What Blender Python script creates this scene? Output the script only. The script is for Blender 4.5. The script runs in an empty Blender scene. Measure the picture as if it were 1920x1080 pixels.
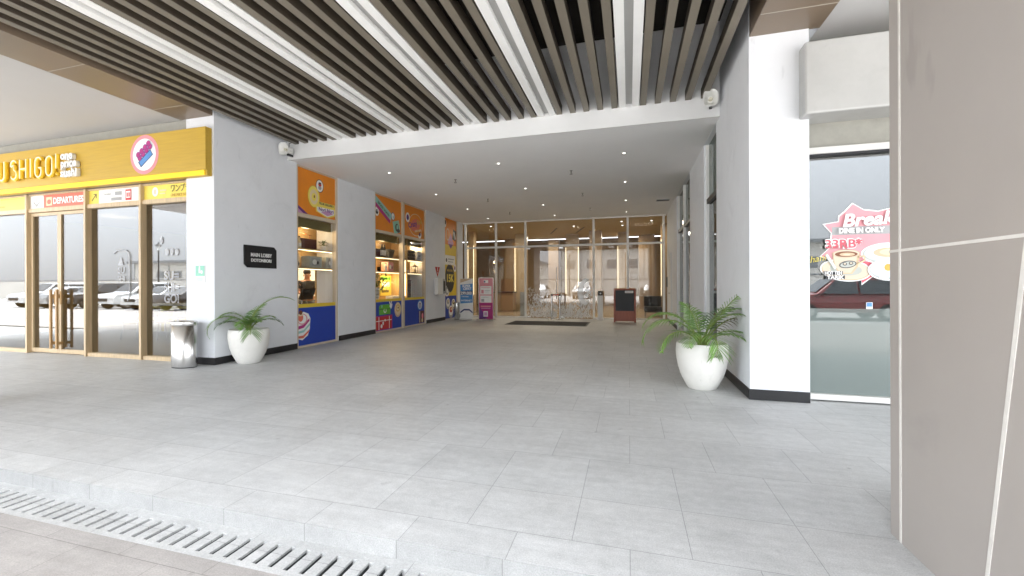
import bpy, math, random
from mathutils import Vector, Matrix
R = math.radians
random.seed(7)
sc = bpy.context.scene
col = sc.collection

# ------------------------------------------------------------ camera, sky, sun, exposure
cam_d = bpy.data.cameras.new('camera')
cam = bpy.data.objects.new('camera', cam_d); col.objects.link(cam)
cam_d.sensor_width = 36.0
cam_d.lens = 787.0/1920*36
cam_d.shift_y = -7.0/1920
cam_d.clip_start = 0.05; cam_d.clip_end = 3000
cam.location = (0, 0, 1.37)
cam.matrix_world = Matrix.Translation((0, 0, 1.37)) @ Matrix.Rotation(R(15.6), 4, 'Z') @ Matrix.Rotation(R(90), 4, 'X') @ Matrix.Rotation(-0.0035, 4, 'Z')
sc.camera = cam

SUN_EL, SUN_AZ = R(70), R(205)          # azimuth clockwise from +Y
w = bpy.data.worlds.new('World'); sc.world = w; w.use_nodes = True
nt = w.node_tree; nt.nodes.clear()
o_ = nt.nodes.new('ShaderNodeOutputWorld'); bg = nt.nodes.new('ShaderNodeBackground')
sky = nt.nodes.new('ShaderNodeTexSky'); sky.sky_type = 'NISHITA'; sky.sun_disc = False
sky.sun_elevation = SUN_EL; sky.sun_rotation = SUN_AZ; sky.air_density = 1.0; sky.dust_density = 4.0
hs = nt.nodes.new('ShaderNodeHueSaturation'); hs.inputs['Saturation'].default_value = 0.12
nt.links.new(sky.outputs[0], hs.inputs['Color']); 
wt = nt.nodes.new('ShaderNodeTexCoord'); wx = nt.nodes.new('ShaderNodeSeparateXYZ'); nt.links.new(wt.outputs['Generated'], wx.inputs[0])
wr_ = nt.nodes.new('ShaderNodeMapRange'); wr_.inputs['From Min'].default_value = 0.0; wr_.inputs['From Max'].default_value = 1.0   # overcast: the zenith about 3 times the horizon
wr_.inputs['To Min'].default_value = .45; wr_.inputs['To Max'].default_value = 1.9; nt.links.new(wx.outputs['Z'], wr_.inputs['Value'])
wm = nt.nodes.new('ShaderNodeMix'); wm.data_type = 'RGBA'; wm.blend_type = 'MULTIPLY'; wm.inputs[0].default_value = 1
wc = nt.nodes.new('ShaderNodeMix'); wc.data_type = 'RGBA'; wc.blend_type = 'MULTIPLY'; wc.inputs[0].default_value = 1; wc.inputs[7].default_value = (.955, .99, 1.05, 1)
wf = nt.nodes.new('ShaderNodeMix'); wf.data_type = 'RGBA'; wf.inputs[0].default_value = .78; wf.inputs[7].default_value = (3.7, 3.75, 3.8, 1)   # cloud cover flattens the clear sky
nt.links.new(hs.outputs[0], wf.inputs[6]); nt.links.new(wf.outputs[2], wc.inputs[6]); nt.links.new(wc.outputs[2], wm.inputs[6]); nt.links.new(wr_.outputs[0], wm.inputs[7]); nt.links.new(wm.outputs[2], bg.inputs['Color'])
bg.inputs['Strength'].default_value = 0.125
nt.links.new(bg.outputs[0], o_.inputs['Surface'])
sd = bpy.data.lights.new('sun', 'SUN'); sd.energy = 1.5; sd.angle = R(45); sd.color = (1.0, .99, .975)
so = bpy.data.objects.new('sun', sd); col.objects.link(so)
sv = Vector((math.sin(SUN_AZ)*math.cos(SUN_EL), math.cos(SUN_AZ)*math.cos(SUN_EL), math.sin(SUN_EL)))
so.rotation_euler = sv.to_track_quat('Z', 'Y').to_euler(); so.location = sv*50
sc.view_settings.view_transform = 'Standard'; sc.view_settings.look = 'None'
sc.view_settings.exposure = 3.97; sc.view_settings.gamma = 1.0
sc.render.engine = 'CYCLES'
sc.cycles.max_bounces = 10; sc.cycles.diffuse_bounces = 6; sc.cycles.transparent_max_bounces = 16
sc.cycles.use_denoising = True
sc.cycles.caustics_reflective = False; sc.cycles.caustics_refractive = False

# ------------------------------------------------------------ materials
MATS = {}
def N(m, t): return m.node_tree.nodes.new(t)
def srgb(r, g, b):
    f = lambda c: (c/255/12.92 if c/255 <= .04045 else ((c/255+.055)/1.055)**2.4)
    return (f(r), f(g), f(b))
def mat(name, c, rough=.6, var=.06, scale=6.0, bump=0.0, bscale=80.0, metal=0.0, spec=.4, emit=None, stretch=(1, 1, 1), coat=0.0, stain=0.0, sscale=2.5):
    m = bpy.data.materials.new(name); m.use_nodes = True
    L = m.node_tree.links; b = m.node_tree.nodes['Principled BSDF']
    tc = N(m, 'ShaderNodeTexCoord'); mp = N(m, 'ShaderNodeMapping'); mp.inputs['Scale'].default_value = stretch
    L.new(tc.outputs['Object'], mp.inputs[0])
    nz = N(m, 'ShaderNodeTexNoise'); nz.inputs['Scale'].default_value = scale; nz.inputs['Detail'].default_value = 6
    nz.inputs['Roughness'].default_value = .65
    L.new(mp.outputs[0], nz.inputs['Vector'])
    rp = N(m, 'ShaderNodeValToRGB')
    rp.color_ramp.elements[0].position = .3; rp.color_ramp.elements[1].position = .7
    rp.color_ramp.elements[0].color = (*[x*(1-var) for x in c], 1)
    rp.color_ramp.elements[1].color = (*[min(1, x*(1+var)) for x in c], 1)
    L.new(nz.outputs['Fac'], rp.inputs[0]); L.new(rp.outputs[0], b.inputs['Base Color'])
    if stain: stain_over(m, rp.outputs[0], tc.outputs['Object'], stain, sscale)
    b.inputs['Metallic'].default_value = metal; b.inputs['Specular IOR Level'].default_value = spec
    mr = N(m, 'ShaderNodeMapRange'); mr.inputs['To Min'].default_value = max(.02, rough*.85); mr.inputs['To Max'].default_value = min(1, rough*1.15)
    L.new(nz.outputs['Fac'], mr.inputs['Value']); L.new(mr.outputs[0], b.inputs['Roughness'])
    if coat: b.inputs['Coat Weight'].default_value = coat; b.inputs['Coat Roughness'].default_value = .05
    if bump:
        n2 = N(m, 'ShaderNodeTexNoise'); n2.inputs['Scale'].default_value = bscale; n2.inputs['Detail'].default_value = 4
        L.new(mp.outputs[0], n2.inputs['Vector'])
        bp = N(m, 'ShaderNodeBump'); bp.inputs['Strength'].default_value = bump; bp.inputs['Distance'].default_value = .004
        L.new(n2.outputs['Fac'], bp.inputs['Height']); L.new(bp.outputs[0], b.inputs['Normal'])
    if emit:
        b.inputs['Emission Color'].default_value = (*emit[0], 1); b.inputs['Emission Strength'].default_value = emit[1]
    MATS[name] = m
    return m
def stain_over(m, colr, vec, amt, sscale):
    L = m.node_tree.links; b = m.node_tree.nodes['Principled BSDF']
    n1 = N(m, 'ShaderNodeTexNoise'); n1.inputs['Scale'].default_value = sscale; n1.inputs['Detail'].default_value = 9; n1.inputs['Roughness'].default_value = .72; n1.inputs['Distortion'].default_value = .6
    L.new(vec, n1.inputs['Vector'])
    r1 = N(m, 'ShaderNodeMapRange'); r1.inputs['From Min'].default_value = .56; r1.inputs['From Max'].default_value = .74; r1.inputs['To Min'].default_value = 1; r1.inputs['To Max'].default_value = 1-amt
    L.new(n1.outputs['Fac'], r1.inputs['Value'])
    n2 = N(m, 'ShaderNodeTexNoise'); n2.inputs['Scale'].default_value = sscale*7; n2.inputs['Detail'].default_value = 3
    mp2 = N(m, 'ShaderNodeMapping'); mp2.inputs['Scale'].default_value = (1, 1, .25); L.new(vec, mp2.inputs[0]); L.new(mp2.outputs[0], n2.inputs['Vector'])
    r2 = N(m, 'ShaderNodeMapRange'); r2.inputs['From Min'].default_value = .68; r2.inputs['From Max'].default_value = .76; r2.inputs['To Min'].default_value = 1; r2.inputs['To Max'].default_value = 1-amt*1.2
    L.new(n2.outputs['Fac'], r2.inputs['Value'])
    mu = N(m, 'ShaderNodeMath'); mu.operation = 'MULTIPLY'; L.new(r1.outputs[0], mu.inputs[0]); L.new(r2.outputs[0], mu.inputs[1])
    x = N(m, 'ShaderNodeMix'); x.data_type = 'RGBA'; x.blend_type = 'MULTIPLY'; x.inputs[0].default_value = 1
    L.new(colr, x.inputs[6]); L.new(mu.outputs[0], x.inputs[7]); L.new(x.outputs[2], b.inputs['Base Color'])
def glass(name, tint=(1, 1, 1), f0=.045, rough=0.0, extra=None):
    """clear pane: Schlick reflection over a tinted see-through body (the same from both sides)"""
    m = bpy.data.materials.new(name); m.use_nodes = True; m.node_tree.nodes.clear(); L = m.node_tree.links
    out = N(m, 'ShaderNodeOutputMaterial'); mx = N(m, 'ShaderNodeMixShader')
    tr = N(m, 'ShaderNodeBsdfTransparent'); tr.inputs[0].default_value = (*tint, 1)
    gl = N(m, 'ShaderNodeBsdfGlossy'); gl.inputs['Roughness'].default_value = rough
    g = N(m, 'ShaderNodeNewGeometry')
    dt = N(m, 'ShaderNodeVectorMath'); dt.operation = 'DOT_PRODUCT'
    L.new(g.outputs['Normal'], dt.inputs[0]); L.new(g.outputs['Incoming'], dt.inputs[1])
    ab = N(m, 'ShaderNodeMath'); ab.operation = 'ABSOLUTE'; L.new(dt.outputs['Value'], ab.inputs[0])
    om = N(m, 'ShaderNodeMath'); om.operation = 'SUBTRACT'; om.inputs[0].default_value = 1; L.new(ab.outputs[0], om.inputs[1])
    pw = N(m, 'ShaderNodeMath'); pw.operation = 'POWER'; pw.inputs[1].default_value = 5; L.new(om.outputs[0], pw.inputs[0])
    ma = N(m, 'ShaderNodeMath'); ma.operation = 'MULTIPLY_ADD'; ma.inputs[1].default_value = 1-f0; ma.inputs[2].default_value = f0
    L.new(pw.outputs[0], ma.inputs[0]); L.new(ma.outputs[0], mx.inputs[0])
    body = tr
    if extra:                       # frosted film: part of the body scatters
        df = N(m, 'ShaderNodeBsdfDiffuse'); df.inputs[0].default_value = (*extra[0], 1)
        m2 = N(m, 'ShaderNodeMixShader'); m2.inputs[0].default_value = extra[1]
        L.new(tr.outputs[0], m2.inputs[1]); L.new(df.outputs[0], m2.inputs[2]); body = m2
    L.new(body.outputs[0], mx.inputs[1]); L.new(gl.outputs[0], mx.inputs[2]); L.new(mx.outputs[0], out.inputs[0])
    MATS[name] = m
    return m
def tile_mat(name, c, loc, bw, rh, mortar, freq=2, off=.5, rough=.5):
    m = mat(name, c, rough=rough, var=.0, spec=.45)
    L = m.node_tree.links; b = m.node_tree.nodes['Principled BSDF']
    tc = N(m, 'ShaderNodeTexCoord'); mp = N(m, 'ShaderNodeMapping'); mp.inputs['Location'].default_value = (*loc, 0)
    L.new(tc.outputs['Object'], mp.inputs[0])
    br = N(m, 'ShaderNodeTexBrick'); br.offset = off; br.offset_frequency = freq
    br.inputs['Scale'].default_value = 1; br.inputs['Brick Width'].default_value = bw; br.inputs['Row Height'].default_value = rh
    br.inputs['Mortar Size'].default_value = mortar; br.inputs['Mortar Smooth'].default_value = .3; br.inputs['Bias'].default_value = 0
    br.inputs['Color1'].default_value = (*[x*.955 for x in c], 1); br.inputs['Color2'].default_value = (*[x*1.045 for x in c], 1)
    br.inputs['Mortar'].default_value = (*[x*.55 for x in c], 1)
    L.new(mp.outputs[0], br.inputs['Vector'])
    def nz(s, d, r=.6):
        n = N(m, 'ShaderNodeTexNoise'); n.inputs['Scale'].default_value = s; n.inputs['Detail'].default_value = d; n.inputs['Roughness'].default_value = r
        L.new(tc.outputs['Object'], n.inputs['Vector']); return n
    a = nz(1.3, 8, .7); f = nz(130, 3); sp = nz(14, 6, .75)
    def mult(colr, n, lo, hi, p0=.3, p1=.7):
        r = N(m, 'ShaderNodeMapRange'); r.inputs['From Min'].default_value = p0; r.inputs['From Max'].default_value = p1
        r.inputs['To Min'].default_value = lo; r.inputs['To Max'].default_value = hi; L.new(n.outputs['Fac'], r.inputs['Value'])
        x = N(m, 'ShaderNodeMix'); x.data_type = 'RGBA'; x.blend_type = 'MULTIPLY'; x.inputs[0].default_value = 1
        L.new(colr, x.inputs[6]); L.new(r.outputs[0], x.inputs[7]); return x.outputs[2]
    cc = mult(br.outputs['Color'], a, .86, 1.12); cc = mult(cc, f, .84, 1.16); cc = mult(cc, sp, .9, 1.08)
    mps = N(m, 'ShaderNodeMapping'); mps.inputs['Scale'].default_value = (1.1, 9, 1); L.new(tc.outputs['Object'], mps.inputs[0])
    st = N(m, 'ShaderNodeTexNoise'); st.inputs['Scale'].default_value = 1.6; st.inputs['Detail'].default_value = 7; st.inputs['Roughness'].default_value = .7
    L.new(mps.outputs[0], st.inputs['Vector']); cc = mult(cc, st, .90, 1.08)
    vo = N(m, 'ShaderNodeTexVoronoi'); vo.inputs['Scale'].default_value = 1.7; L.new(tc.outputs['Object'], vo.inputs['Vector'])     # trodden-in spots
    r_ = N(m, 'ShaderNodeMapRange'); r_.inputs['From Min'].default_value = .022; r_.inputs['From Max'].default_value = .034; r_.inputs['To Min'].default_value = .72; r_.inputs['To Max'].default_value = 1
    L.new(vo.outputs['Distance'], r_.inputs['Value']); x_ = N(m, 'ShaderNodeMix'); x_.data_type = 'RGBA'; x_.blend_type = 'MULTIPLY'; x_.inputs[0].default_value = 1
    L.new(cc, x_.inputs[6]); L.new(r_.outputs[0], x_.inputs[7]); cc = x_.outputs[2]
    L.new(cc, b.inputs['Base Color']); stain_over(m, cc, tc.outputs['Object'], .13, 1.1)
    rr = N(m, 'ShaderNodeMapRange'); rr.inputs['To Min'].default_value = rough*.75; rr.inputs['To Max'].default_value = rough*1.3
    L.new(a.outputs['Fac'], rr.inputs['Value']); L.new(rr.outputs[0], b.inputs['Roughness'])
    sb = N(m, 'ShaderNodeMath'); sb.operation = 'MULTIPLY_ADD'; sb.inputs[1].default_value = -1.0
    L.new(br.outputs['Fac'], sb.inputs[0]); 
    ml = N(m, 'ShaderNodeMath'); ml.operation = 'MULTIPLY'; ml.inputs[1].default_value = .25; L.new(f.outputs['Fac'], ml.inputs[0]); L.new(ml.outputs[0], sb.inputs[2])
    bp = N(m, 'ShaderNodeBump'); bp.inputs['Strength'].default_value = .35; bp.inputs['Distance'].default_value = .003
    L.new(sb.outputs[0], bp.inputs['Height']); L.new(bp.outputs[0], b.inputs['Normal'])
    return m
def wood_mat(name, c, rough=.45, axis='x', var=.16):
    st = {'x': (1.2, 22, 22), 'z': (22, 22, 1.2), 'y': (22, 1.2, 22)}[axis]
    return mat(name, c, rough, var, 1.6, .05, 3, stretch=st, spec=.35)

tile_mat('granite_tile', (.47, .475, .47), (0, -2.71), .6, .611, .0022)
tile_mat('granite_edge', (.48, .482, .475), (0, -2.245), .6, .465, .0022)
tile_mat('kerb_stone', (.27, .27, .262), (.02, -1.9), .594, 2.0, .0025, off=0)
tile_mat('drain_stone', (.42, .42, .41), (.1, 0), 1.0, 2.0, .002, off=0)
tile_mat('road_stone', (.295, .275, .257), (.3, .17), .6, .6, .002, rough=.7)
mat('asphalt', (.36, .355, .345), .85, .15, 2, .3, 60)
mat('wall_paint', (.71, .73, .755), .75, .035, 1.7, .06, 40, stain=.11, sscale=1.3)
mat('white_paint', (.72, .725, .72), .7, .03, 1.5, .03, 40)
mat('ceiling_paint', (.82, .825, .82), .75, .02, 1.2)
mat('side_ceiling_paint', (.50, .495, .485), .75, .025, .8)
mat('black_skirting', (.018, .018, .019), .45, .2, 8)
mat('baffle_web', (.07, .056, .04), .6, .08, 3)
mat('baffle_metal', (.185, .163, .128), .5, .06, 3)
mat('deck_dark', (.018, .014, .011), .9, .15, 2)
mat('trough_white', (.86, .86, .84), .55, .03, 3)
mat('trough_diffuser', (.42, .42, .41), .5, .03, 3)
mat('bronze_panel', (.20, .15, .105), .32, .05, 1.2, spec=.5)
mat('bronze_joint', (.42, .38, .32), .6, .05)
mat('taupe_panel', (.35, .322, .296), .40, .04, 1.0, spec=.4, stain=.10, sscale=1.0)
mat('joint_white', (.62, .60, .56), .6, .06, 20)
mat('marble', (.43, .43, .415), .14, .07, 2.2, spec=.55, stain=.08, sscale=3)
mat('frame_white', (.60, .595, .57), .4, .03, 3)
mat('frame_bright', (.80, .80, .78), .4, .03, 3)
mat('frame_champagne', (.55, .47, .36), .4, .05, 3)
wood_mat('frame_wood', (.55, .425, .265), .45, 'z')
wood_mat('handle_wood', (.40, .25, .11), .4, 'z')
wood_mat('sign_wood', (.50, .325, .045), .45, 'x', .08)
wood_mat('shelf_wood', (.52, .36, .17), .5, 'y', .1)
wood_mat('lobby_wood', (.27, .185, .10), .4, 'z', .15)
wood_mat('lobby_wood_pale', (.40, .30, .18), .4, 'z', .12)
wood_mat('board_wood', (.32, .10, .06), .45, 'z')
glass('pane', (.96, .97, .965), .04)
glass('pane_shop', (.62, .64, .62), .16)
glass('pane_lobby', (.93, .93, .91), .06)
glass('pane_tinted', (.42, .47, .44), .07)
glass('pane_grey', (.62, .65, .65), .115)
glass('pane_slim', (.5, .53, .52), .06)
glass('frosted', (.55, .62, .60), .05, extra=((.20, .235, .22), .75))
glass('green_pane', (.10, .16, .11), .06, extra=((.07, .12, .075), .7))
glass('acrylic', (.8, .82, .82), .05, extra=((.6, .62, .62), .55))
glass('etch', (.9, .9, .9), .04, extra=((.82, .83, .82), .85))
glass('vinyl_white', (.9, .9, .9), .03, extra=((.6, .6, .6), .4))
mat('steel', (.58, .575, .56), .25, .10, 9, metal=1.0, stretch=(1, 1, .03))
mat('steel_dark', (.30, .30, .30), .3, .05, 2, metal=1.0)
mat('black_plastic', (.015, .015, .016), .4, .1)
mat('white_plastic', (.72, .72, .69), .4, .02)
mat('cream_plastic', (.62, .59, .47), .45, .03)
mat('pot_white', (.74, .73, .685), .6, .05, 5, .12, 30, stain=.10, sscale=5)
mat('soil', (.05, .035, .025), .95, .3, 30, .6, 30)
mat('leaf', (.14, .27, .055), .45, .35, 9, spec=.4)
mat('leaf_dark', (.055, .125, .035), .45, .35, 9, spec=.4)
mat('leaf_dry', (.12, .11, .06), .6, .35, 9)
mat('stem_green', (.20, .27, .06), .5, .15, 10)
P = dict(orange=(.72, .235, .018), yellow=(.72, .53, .05), blue=(.018, .055, .36), white=(.8, .8, .78), black=(.012, .012, .014),
         red=(.52, .03, .03), coral=(.66, .16, .10), pink=(.75, .25, .30), magenta=(.42, .03, .19), purple=(.14, .04, .22),
         green=(.12, .42, .04), mint=(.25, .55, .42), grey=(.35, .36, .36), navy=(.03, .05, .17), teal=(.30, .55, .52), brown=(.20, .07, .03),
         cream=(.72, .60, .38), olive=(.16, .13, .04), skyblue=(.09, .26, .55), lilac=(.55, .30, .50), paleblue=(.55, .68, .78), rose=(.66, .27, .31), darkgrey=(.06, .06, .062), gold=(.55, .36, .06), char=(.03, .032, .035), lemon=(.80, .66, .12), tan=(.55, .42, .27), salmon=(.62, .30, .24), maroon=(.10, .03, .03))
for k, v in P.items(): mat(k, v, .5, .05, 5)
mat('neon_yellow', (.72, .46, .02), .35, .05, emit=((1.0, .62, .03), .004))
mat('neon_top', (.85, .80, .55), .4, .03, emit=((1, .9, .55), .012))
mat('led_yellow', (.9, .6, .02), .5, .02, emit=((1.0, .58, .0), .012))
mat('led_warm', (1, .85, .6), .5, .0, emit=((1.0, .80, .48), .32))
mat('led_lobby', (1, .9, .7), .5, .0, emit=((1.0, .82, .52), .13))
mat('lamp_white', (1, 1, 1), .5, .0, emit=((1, .96, .88), .35))
mat('polo_black', (.012, .012, .013), .8, .1)
mat('skin', (.36, .19, .12), .55, .05)
mat('hair', (.012, .010, .010), .6, .2)
mat('car_white', (.62, .63, .63), .3, .01, coat=.6)
mat('car_silver', (.36, .37, .38), .3, .01, metal=.4, coat=.6)
mat('car_black', (.02, .02, .022), .25, .01, coat=.8)
mat('car_red', (.16, .02, .02), .3, .01, coat=.6)
mat('car_glass', (.02, .025, .03), .08, .0, spec=.6)
mat('rubber', (.02, .02, .02), .8, .1)
mat('warehouse_wall', (.62, .60, .56), .8, .06, .4)
mat('warehouse_roof', (.25, .26, .27), .6, .08, 1)
mat('lobby_floor_stone', (.34, .27, .19), .18, .08, 1)
mat('shop_floor_stone', (.26, .225, .18), .3, .06, 1)
mat('lobby_ceiling_paint', (.48, .37, .21), .7, .02)
mat('cafe_wall_and_gap_shade', (.30, .295, .26), .8, .1)
mat('mat_rubber', (.012, .012, .011), .95, .3, 60, .6, 200)

# ------------------------------------------------------------ mesh helpers
ORI = {}
class MB:
    def __init__(s, m=None): s.v = []; s.f = []; s.mi = []; s.ms = []; s.cur = m; s.sm = []
    def use(s, m): s.cur = m; return s
    def _m(s):
        if s.cur not in s.ms: s.ms.append(s.cur)
        return s.ms.index(s.cur)
    def add(s, vs, fs, smooth=False):
        b = len(s.v); s.v += [tuple(p) for p in vs]
        i = s._m()
        for f in fs: s.f.append([b+k for k in f]); s.mi.append(i); s.sm.append(smooth)
        return s
    def box(s, x0, x1, y0, y1, z0, z1):
        vs = [(x, y, z) for z in (z0, z1) for y in (y0, y1) for x in (x0, x1)]
        return s.add(vs, [(0, 2, 3, 1), (4, 5, 7, 6), (0, 1, 5, 4), (2, 6, 7, 3), (0, 4, 6, 2), (1, 3, 7, 5)])
    def obox(s, c, ax, ay, az):
        c = Vector(c); ax, ay, az = Vector(ax), Vector(ay), Vector(az)
        vs = [c+ax*i+ay*j+az*k for k in (-1, 1) for j in (-1, 1) for i in (-1, 1)]
        return s.add(vs, [(0, 2, 3, 1), (4, 5, 7, 6), (0, 1, 5, 4), (2, 6, 7, 3), (0, 4, 6, 2), (1, 3, 7, 5)])
    def cyl(s, p, q, r0, r1=None, n=16, caps=True):
        r1 = r0 if r1 is None else r1
        p, q = Vector(p), Vector(q); d = (q-p).normalized()
        u = d.orthogonal().normalized(); w_ = d.cross(u)
        vs = []
        for c, r in ((p, r0), (q, r1)):
            for k in range(n):
                a = 2*math.pi*k/n; vs.append(c+u*(r*math.cos(a))+w_*(r*math.sin(a)))
        s.add(vs, [(k, (k+1) % n, n+(k+1) % n, n+k) for k in range(n)], True)
        if caps: s.add(vs, [tuple(range(n))[::-1], tuple(range(n, 2*n))])
        return s
    def tube(s, pts, r, n=8, closed=False, caps=True):
        pts = [Vector(p) for p in pts]; m = len(pts)
        rs = r if isinstance(r, (list, tuple)) else [r]*m
        vs = []; pu = None
        for i, p in enumerate(pts):
            a = pts[i-1] if (i > 0 or closed) else p
            b = pts[(i+1) % m] if (i < m-1 or closed) else p
            d = (b-a).normalized()
            u = d.orthogonal().normalized() if pu is None else (pu-d*pu.dot(d)).normalized()
            pu = u; w_ = d.cross(u)
            for k in range(n):
                t = 2*math.pi*k/n; vs.append(p+u*(rs[i]*math.cos(t))+w_*(rs[i]*math.sin(t)))
        fs = []
        for i in range(m if closed else m-1):
            j = (i+1) % m
            for k in range(n): fs.append((i*n+k, i*n+(k+1) % n, j*n+(k+1) % n, j*n+k))
        s.add(vs, fs, True)
        if caps and not closed:
            s.add(vs, [tuple(range(n))[::-1], tuple(range((m-1)*n, m*n))])
        return s
    def lathe(s, prof, c=(0, 0, 0), n=40, sx=1, sy=1):
        vs = []
        for r, z in prof:
            for k in range(n):
                a = 2*math.pi*k/n; vs.append((c[0]+r*sx*math.cos(a), c[1]+r*sy*math.sin(a), c[2]+z))
        fs = []
        for i in range(len(prof)-1):
            for k in range(n): fs.append((i*n+k, i*n+(k+1) % n, (i+1)*n+(k+1) % n, (i+1)*n+k))
        s.add(vs, fs, True)
        s.add([vs[k] for k in range(n)], [tuple(range(n))[::-1]])
        s.add([vs[(len(prof)-1)*n+k] for k in range(n)], [tuple(range(n))])
        return s
    def prism(s, poly, fn, d0, d1):
        """poly in 2-D, fn(a, b, depth) to 3-D"""
        n = len(poly)
        vs = [fn(a, b, d0) for a, b in poly]+[fn(a, b, d1) for a, b in poly]
        return s.add(vs, [tuple(range(n))[::-1], tuple(range(n, 2*n))]+[(k, (k+1) % n, n+(k+1) % n, n+k) for k in range(n)])
    def ball(s, c, rx, ry=None, rz=None, n=14, m=9):
        ry = ry or rx; rz = rz or rx
        vs = []
        for i in range(m+1):
            t = math.pi*i/m
            for k in range(n):
                a = 2*math.pi*k/n
                vs.append((c[0]+rx*math.sin(t)*math.cos(a), c[1]+ry*math.sin(t)*math.sin(a), c[2]-rz*math.cos(t)))
        return s.add(vs, [(i*n+k, i*n+(k+1) % n, (i+1)*n+(k+1) % n, (i+1)*n+k) for i in range(m) for k in range(n)], True)
    def mesh(s, me, mw):
        b = len(s.v); s.v += [tuple(mw @ v.co) for v in me.vertices]; i = s._m()
        for p in me.polygons: s.f.append([b+k for k in p.vertices]); s.mi.append(i); s.sm.append(False)
        return s
    def text(s, t, size, fn_mat, depth=.003, bold=0.0, align='CENTER', width=None, shear=0.0, space=1.0):
        me, w0 = text_mesh(t, size, depth, bold, align, shear, space)
        k = width/w0 if width else 1
        return s.mesh(me, fn_mat @ Matrix.Diagonal((k, 1, 1, 1)))
    def build(s, name, parent=None, bevel=0.0, label=None, cat=None, group=None, kind=None):
        me = bpy.data.meshes.new(name)
        if parent is not None: o0 = ORI[parent.name]
        else:
            xs, ys, zs = zip(*s.v)
            o0 = Vector(((min(xs)+max(xs))/2, (min(ys)+max(ys))/2, min(zs)))
            if kind: o0 = Vector((0, 0, 0))
        me.from_pydata([tuple(Vector(p)-o0) for p in s.v], [], s.f)
        for m in s.ms: me.materials.append(MATS[m])
        me.polygons.foreach_set('material_index', s.mi)
        me.polygons.foreach_set('use_smooth', s.sm)
        me.update()
        o = bpy.data.objects.new(name, me); col.objects.link(o)
        ORI[o.name] = o0
        if parent is not None: o.parent = parent
        else: o.location = o0
        if bevel:
            b = o.modifiers.new('bevel', 'BEVEL'); b.width = bevel; b.segments = 2; b.limit_method = 'ANGLE'; b.angle_limit = R(40)
        tag(o, label, cat, group, kind)
        return o
_T = {}
def text_mesh(t, size, depth, bold, align, shear, space):
    cu = bpy.data.curves.new('lettering', 'FONT'); cu.body = t; cu.size = size; cu.extrude = depth/2; cu.offset = bold
    cu.align_x = align; cu.align_y = 'CENTER'; cu.shear = shear; cu.space_character = space; cu.resolution_u = 4
    ob = bpy.data.objects.new('lettering', cu); col.objects.link(ob)
    dg = bpy.context.evaluated_depsgraph_get()
    me = bpy.data.meshes.new_from_object(ob.evaluated_get(dg))
    bpy.data.objects.remove(ob)
    xs = [v.co.x for v in me.vertices] or [0, 1]; ys = [v.co.y for v in me.vertices] or [0, 1]
    cy = (min(ys)+max(ys))/2
    for v in me.vertices: v.co.y -= cy
    return me, max(xs)-min(xs)
def tag(o, label=None, cat=None, group=None, kind=None):
    if label: o['label'] = label
    if cat: o['category'] = cat
    if group: o['group'] = group
    if kind: o['kind'] = kind
def thing(name, loc, label, cat, group=None):
    o = bpy.data.objects.new(name, None); col.objects.link(o); o.location = loc; o.empty_display_size = .2
    ORI[o.name] = Vector(loc); tag(o, label, cat, group); return o
def copy_tree(o, parent=None):
    c = o.copy(); col.objects.link(c)
    if parent is not None: c.parent = parent
    for ch in list(o.children): copy_tree(ch, c)
    return c
# planes that carry graphics: left wall (normal +x), front (normal -y)
XL, XR, YB, YF = -6.85, 1.37, 16.75, 5.56
def LW(x0): return lambda a, b, d: (x0+d, a, b)
def FW(y0): return lambda a, b, d: (a, y0-d, b)
def LWm(x0, a, b, rot=0): return Matrix(((0, 0, 1, x0), (1, 0, 0, a), (0, 1, 0, b), (0, 0, 0, 1))) @ Matrix.Rotation(rot, 4, 'Z')
def FWm(y0, a, b, rot=0): return Matrix(((1, 0, 0, a), (0, 0, -1, y0), (0, 1, 0, b), (0, 0, 0, 1))) @ Matrix.Rotation(rot, 4, 'Z')
def ell(ca, cb, ra, rb=None, n=28, rot=0):
    rb = ra if rb is None else rb
    return [(ca+ra*math.cos(t)*math.cos(rot)-rb*math.sin(t)*math.sin(rot), cb+ra*math.cos(t)*math.sin(rot)+rb*math.sin(t)*math.cos(rot)) for t in [2*math.pi*k/n for k in range(n)]]
def rect(a0, a1, b0, b1): return [(a0, b0), (a1, b0), (a1, b1), (a0, b1)]
def rrect(ca, cb, wa, wb, rot=0):
    c, s = math.cos(rot), math.sin(rot)
    return [(ca+x*c-y*s, cb+x*s+y*c) for x, y in ((-wa/2, -wb/2), (wa/2, -wb/2), (wa/2, wb/2), (-wa/2, wb/2))]
def layers(name, parent, fn, items, step=.0015, base=.001):
    """a printed sticker: flat shapes stacked a hair apart; items = (material, polygon)"""
    m = MB()
    for k, (mm, poly) in enumerate(items):
        m.use(mm).prism(poly, fn, 0.0 if k == 0 else base+step*(k-.4), base+step*(k+1))
    return m

# ------------------------------------------------------------ SETTING: ground
MB('granite_tile').box(-16.8, 8.6, 2.711, 16.70, -.3, 0).build('pavement', kind='structure')
MB('granite_edge').box(-16.8, 8.6, 2.003, 2.711, -.3, 0).build('pavement_edge', kind='structure')
k = MB('kerb_stone'); k.box(-40, 30, 2.0, 2.0028, -.3, -.0006); k.build('kerb', kind='structure')
MB('road_stone').box(-60, 40, -6.5, 1.73, -.4, -.10).build('road', kind='structure')
MB('asphalt').box(-600, 600, -900, -6.5, -.5, -.12).build('parking_ground', kind='structure')
MB('asphalt').box(-600, -16.8, 2.0, 400, -.5, -.05).build('ground_beside', kind='structure')
MB('asphalt').box(8.6, 600, 2.0, 400, -.5, -.05).build('ground_far', kind='structure')
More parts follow.
